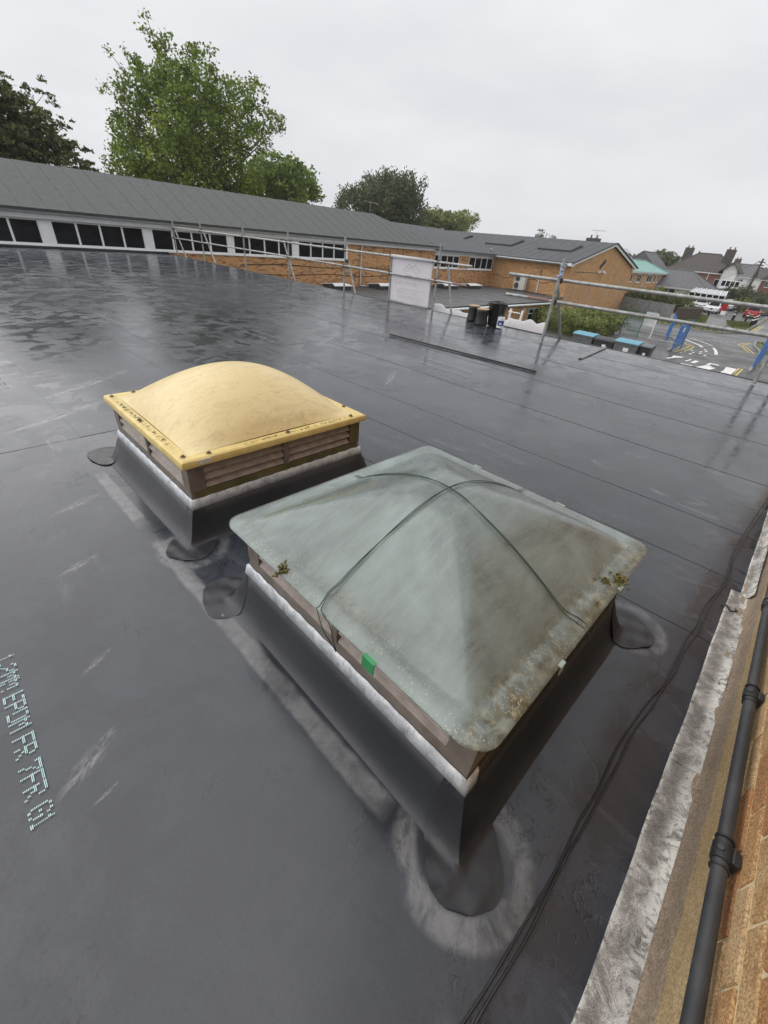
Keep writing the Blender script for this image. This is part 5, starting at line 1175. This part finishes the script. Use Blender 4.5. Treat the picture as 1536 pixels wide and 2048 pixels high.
def tree(name, label, bl, Y, dep, mat, size, density, trunk, seed, clump=.45, flat=.55, up=0, droop=0, extra=0):
    r = random.Random(seed); xs_ = [b[0] for b in bl]; xm = sum(xs_)/len(xs_); R_ = (max(xs_)-min(xs_))/2+.1
    zs_ = [b[1] for b in bl]; zm = (min(zs_)+max(zs_))/2
    e = empty(name, (trunk[0], Y, G), label, 'tree')
    blobs = []
    for (x, z, rr) in bl:
        rr *= .9; room = dep*math.sqrt(max(.05, 1-((x-xm)/(R_*1.1))**2)); blobs.append((x, Y+r.uniform(-.55, .55)*room*(.5 if rr > 1.2 else 1), z, rr))
        if rr > 1.0:
            for s in (-1, 1): blobs.append((x+r.uniform(-.3, .3), Y+s*room*r.uniform(.5, .9), z-r.uniform(0, .4), rr*.85))
    if extra:                                                  # the crown also goes on below the roofline that hides it
        for k in range(extra): blobs.append((xm+r.uniform(-.75, .75)*R_, Y+r.uniform(-.6, .6)*dep, min(zs_)-r.uniform(.3, 1.6), R_*.28))
    leaves('crown', blobs, size, density, mat, e, clump, flat, up, seed, 1.0, droop)
    T = Vector((trunk[0], Y, G)); top = Vector((trunk[1], Y, trunk[2])); mb = MB()
    pts = [T.lerp(top, t)+Vector((.25*math.sin(t*5+seed), .2*math.sin(t*4), 0))*t for t in np.linspace(0, 1, 9)]
    mb.tube(pts, [trunk[3]*(1-.9*t)+.02 for t in np.linspace(0, 1, 9)], 10); mb.build('trunk', m_bark, e, smooth=True)
    mb = MB()
    for k, (x, y, z, rr) in enumerate(blobs):
        if k % 2 and len(blobs) > 14: continue
        zt = max(G+2, z-abs(x-trunk[0])*.7-.6); t = min(.95, max(.15, (zt-G)/(trunk[2]-G))); p = T.lerp(top, t); q = Vector((x, y, z))
        mid = p.lerp(q, .5)+Vector((0, 0, -.15)); w = trunk[3]*(1-t)*.45+.03; mb.tube([p, mid, q], [w, w*.6, .012], 6)
    mb.build('limbs', m_bark, e, smooth=True)
    return e
MAIN = [(19.1, 13.8, .3), (19.4, 13.2, .54), (20.2, 13.0, .97), (21.1, 12.7, .92), (16.7, 11.6, .29), (17.0, 11.1, .52), (17.4, 10.6, .75), (16.0, 9.5, .36), (15.5, 9.4, .17), (16.8, 9.8, .6), (17.7, 10.0, .93), (19.2, 11.0, 1.29), (20.9, 11.5, 1.53), (22.8, 12.3, 1.06), (24.0, 13.2, .73), (24.1, 12.6, .55), (19.2, 9.7, 1.65), (21.5, 10.4, 1.95), (23.6, 10.8, 1.88), (25.5, 12.0, .87), (26.4, 11.9, 1.0), (25.5, 11.0, 1.59), (28.3, 11.8, .95), (29.1, 12.6, .43), (28.4, 11.0, .86), (29.9, 10.0, 1.13), (30.9, 9.9, .46), (27.2, 9.8, 1.7), (29.6, 9.0, .79), (28.4, 8.2, .77), (17.0, 8.1, .93), (16.4, 7.2, .77), (16.0, 6.2, .61), (18.4, 7.7, 1.99), (21.1, 8.1, 2.36), (24.0, 8.6, 2.36), (17.2, 5.9, 1.63), (19.8, 6.0, 2.14), (22.6, 6.3, 2.34), (25.4, 7.4, 1.65), (24.5, 5.3, 1.65), (21.4, 4.6, 1.9), (18.8, 4.6, 1.39), (15.6, 5.1, 1.08), (14.5, 5.1, .37), (16.5, 4.8, .95)]
tree('broadleaf_tree', 'tallest tree, mid green and ragged, standing behind the long school roof', MAIN, 46, 5.0, m_leaf_mid, .165, 1.75, (22.0, 20.4, 12.4, .42), 3, clump=.42, flat=.8, droop=.3, extra=8)
tree('broadleaf_tree', 'rounded bright green tree right of the tallest tree', [(32.8, 7.2, 1.82), (30.8, 6.2, 1.49), (35.2, 6.6, 2.09), (37.0, 5.6, 1.46), (32.9, 5.2, 2.41), (29.7, 5.0, 1.22), (36.4, 7.1, .84), (38.2, 5.2, .6)], 50, 3.5, m_leaf_bright, .20, 2.4, (34, 33.4, 7.2, .28), 5, clump=.42, extra=6)
tree('conifer_tree', 'dark spiky tree at the left edge behind the school roof', [(8.4, 7.5, .63), (8.8, 7.0, .65), (10.0, 7.7, .45), (10.3, 8.1, .17), (10.6, 7.6, .46), (11.0, 7.3, .35), (9.0, 6.2, 1.34), (10.3, 6.3, .82), (11.1, 6.2, .48), (9.7, 5.0, 1.42), (11.0, 5.1, .74), (11.9, 5.2, .51), (12.1, 4.5, .32), (8.1, 4.8, 1.33), (11.2, 4.4, .75), (8.0, 6.0, .86), (8.4, 7.7, .31), (7.3, 6.9, 1.23), (6.7, 5.1, 1.45), (5.8, 7.4, 1.3), (4.6, 5.6, 1.5), (5.0, 7.9, .9)], 42, 3.0, m_leaf_dark, .15, 4.2, (8.2, 8.0, 7.6, .32), 7, clump=.34, flat=.35, extra=6)
tree('broadleaf_tree', 'dark olive upright tree behind the end of the long roof', [(50.2, 5.7, .96), (52.0, 7.0, 1.24), (51.0, 6.1, 1.22), (52.4, 7.7, .62), (54.3, 7.7, 1.28), (55.8, 9.2, .78), (57.5, 9.2, 1.35), (59.6, 9.2, 1.69), (61.3, 9.9, 1.15), (63.0, 9.4, 1.19), (58.0, 7.7, 2.79), (60.8, 7.3, 2.94), (63.6, 7.4, 1.83), (65.1, 6.7, 1.41), (66.6, 7.1, .48), (54.2, 6.1, 2.36), (57.9, 5.7, 2.83), (62.0, 5.2, 2.74), (64.8, 4.7, 1.27), (50.2, 5.1, .97), (62.9, 4.0, 1.23)], 58, 5.0, m_leaf_olive, .22, 1.25, (58.5, 59, 9.2, .45), 9, clump=.5, flat=1.5, up=1.1, extra=6)
tree('broadleaf_tree', 'small yellow green tree left of two beyond the wing roof', [(86.3, 7.5, 1.05), (87.3, 6.4, 1.93), (90.0, 6.9, 2.22), (91.6, 6.3, 1.81), (88.4, 5.6, 2.19), (84.4, 5.3, 1.24)], 72, 3, m_leaf_hedge, .28, 1.5, (88, 88, 7.5, .3), 11, clump=.5, extra=4)
tree('broadleaf_tree', 'small sparse topped tree right of two beyond the wing roof', [(94.5, 6.1, 2.86), (96.7, 7.3, 1.45), (99.7, 6.5, 1.51), (98.1, 7.9, 1.47), (92.6, 5.7, 1.85), (100.9, 7.6, 1.01)], 70, 3, m_leaf_hedge, .26, .9, (96.5, 96.5, 7.9, .3), 13, clump=.7, extra=4)
tree('broadleaf_tree', 'thin tree top just showing above the wing ridge', [(88, 4.9, .9), (90.5, 4.8, .7), (86.5, 4.6, .6)], 44, 1.5, m_leaf_olive, .22, 1.0, (88, 88, 5.2, .22), 15, clump=.6, extra=3)
def shrub(name, label, blobs, mat, size, density, seed, cat='shrub', clump=.32):
    e = empty(name, (blobs[0][0], blobs[0][1], G), label, cat)
    leaves('foliage', [(x, y, G+z, r) for x, y, z, r in blobs], size, density, mat, e, clump, .9, .4, seed); mb = MB(); r_ = random.Random(seed)
    for (x, y, z, r) in blobs:
        for k in range(3): mb.tube([(x+r_.uniform(-.2, .2), y+r_.uniform(-.2, .2), G), (x+r_.uniform(-.4, .4)*r, y+r_.uniform(-.4, .4)*r, G+z+r*.4)], [.03, .01], 5)
    mb.build('stems', m_bark, e)
r_ = random.Random(4)
hb = [(r_.uniform(34.2, 40.5), r_.uniform(11.6, 17.2), r_.uniform(.35, .85), r_.uniform(.6, .95)) for _ in range(46)]+[(38.5+r_.uniform(-1, 1.5), 12.2+r_.uniform(-.6, 2.8), 1.15, .6) for _ in range(10)]
shrub('hedge', 'loose green hedge of mixed shrubs under the brick gable', hb, m_leaf_hedge, .10, 5.5, 21, 'hedge', .24)
shrub('garden_shrubs', 'dark garden shrubs behind the grey timber fence', [(72+r_.uniform(-2, 3), r_.uniform(13.5, 21), r_.uniform(.5, 1.5), r_.uniform(.8, 1.3)) for _ in range(24)], m_leaf_dark, .16, 2.2, 23, clump=.4)
shrub('garden_shrubs', 'pale flowering shrub above the timber fence', [(76, 18.6, 1.9, .8), (76, 17.4, 1.7, .8), (76, 16.3, 1.4, .7)], m_leaf_hedge, .16, 2.2, 24, clump=.4)
shrub('garden_shrubs', 'rounded clipped bush right of the conservatory', [(92, 10.0, 1.2, 1.1), (92.3, 9.1, .9, 1.0), (91.6, 9.6, .6, 1.0)], m_leaf_hedge, .16, 2.4, 25, clump=.35)
shrub('garden_shrubs', 'dark mixed garden growth in front of the far houses', [(104+r_.uniform(-3, 6), r_.uniform(7.0, 14.5), r_.uniform(.6, 2.0), r_.uniform(.9, 1.5)) for _ in range(26)], m_leaf_olive, .22, 1.6, 26, clump=.5)
shrub('garden_shrubs', 'small green bush growing in the timber fence corner', [(58.6, 16.6, .6, .6), (58.9, 15.9, .4, .5)], m_leaf_hedge, .12, 3, 27, clump=.3)
def far_tree(label, x, y, h, r, seed):
    rr = random.Random(seed); bl = [(x+rr.uniform(-r, r), G+h*.65+rr.uniform(-.25, .3)*h, rr.uniform(.35, .5)*r) for _ in range(9)]
    tree('broadleaf_tree', label, bl, y, r*.8, m_leaf_olive, .4, .9, (x, x, G+h*.9, .3), seed, clump=.8, extra=3)
far_tree('distant tree rising left of the red brick house chimney', 150, 36, 8.0, 4.0, 31); far_tree('distant tree at the far right end of the street', 210, 12, 8.5, 4.5, 32); far_tree('distant tree behind the far white house', 235, 27, 8.5, 5, 33)
far_tree('distant tree between the grey gabled house and the brown hipped roof', 170, 45, 8.4, 5, 34)
mb = MB(); 
bl_ = []
for k in range(90):
    a = math.radians(-14+k*1.15); d = 330+60*math.sin(k*1.7); bl_.append((d*math.cos(a), d*math.sin(a), G+2.5+1.8*math.sin(k*2.1), 6+2*math.sin(k*.9)))
o = leaves('far_treeline', bl_, 1.5, .06, m_leaf_olive, None, 2.2, .7, 0, 77); tag(o, 'far hazy line of trees along the horizon behind everything', 'trees', kind='stuff')

# ------------------------------------------------------------------ damp air
hz = MB().bb(-620, 1420, -720, 820, G-1.5, 19).build('haze', bpy.data.materials.new('haze')); hz['kind'] = 'stuff'; hz['label'] = 'thin damp haze filling the air over the whole scene'
hm = hz.data.materials[0]; hm.use_nodes = True; ht = hm.node_tree; ht.nodes.clear(); ho = ht.nodes.new('ShaderNodeOutputMaterial'); pv = ht.nodes.new('ShaderNodeVolumePrincipled')
pv.inputs['Color'].default_value = (.93, .94, .96, 1); pv.inputs['Density'].default_value = .00045; pv.inputs['Anisotropy'].default_value = .2; ht.links.new(pv.outputs[0], ho.inputs['Volume'])
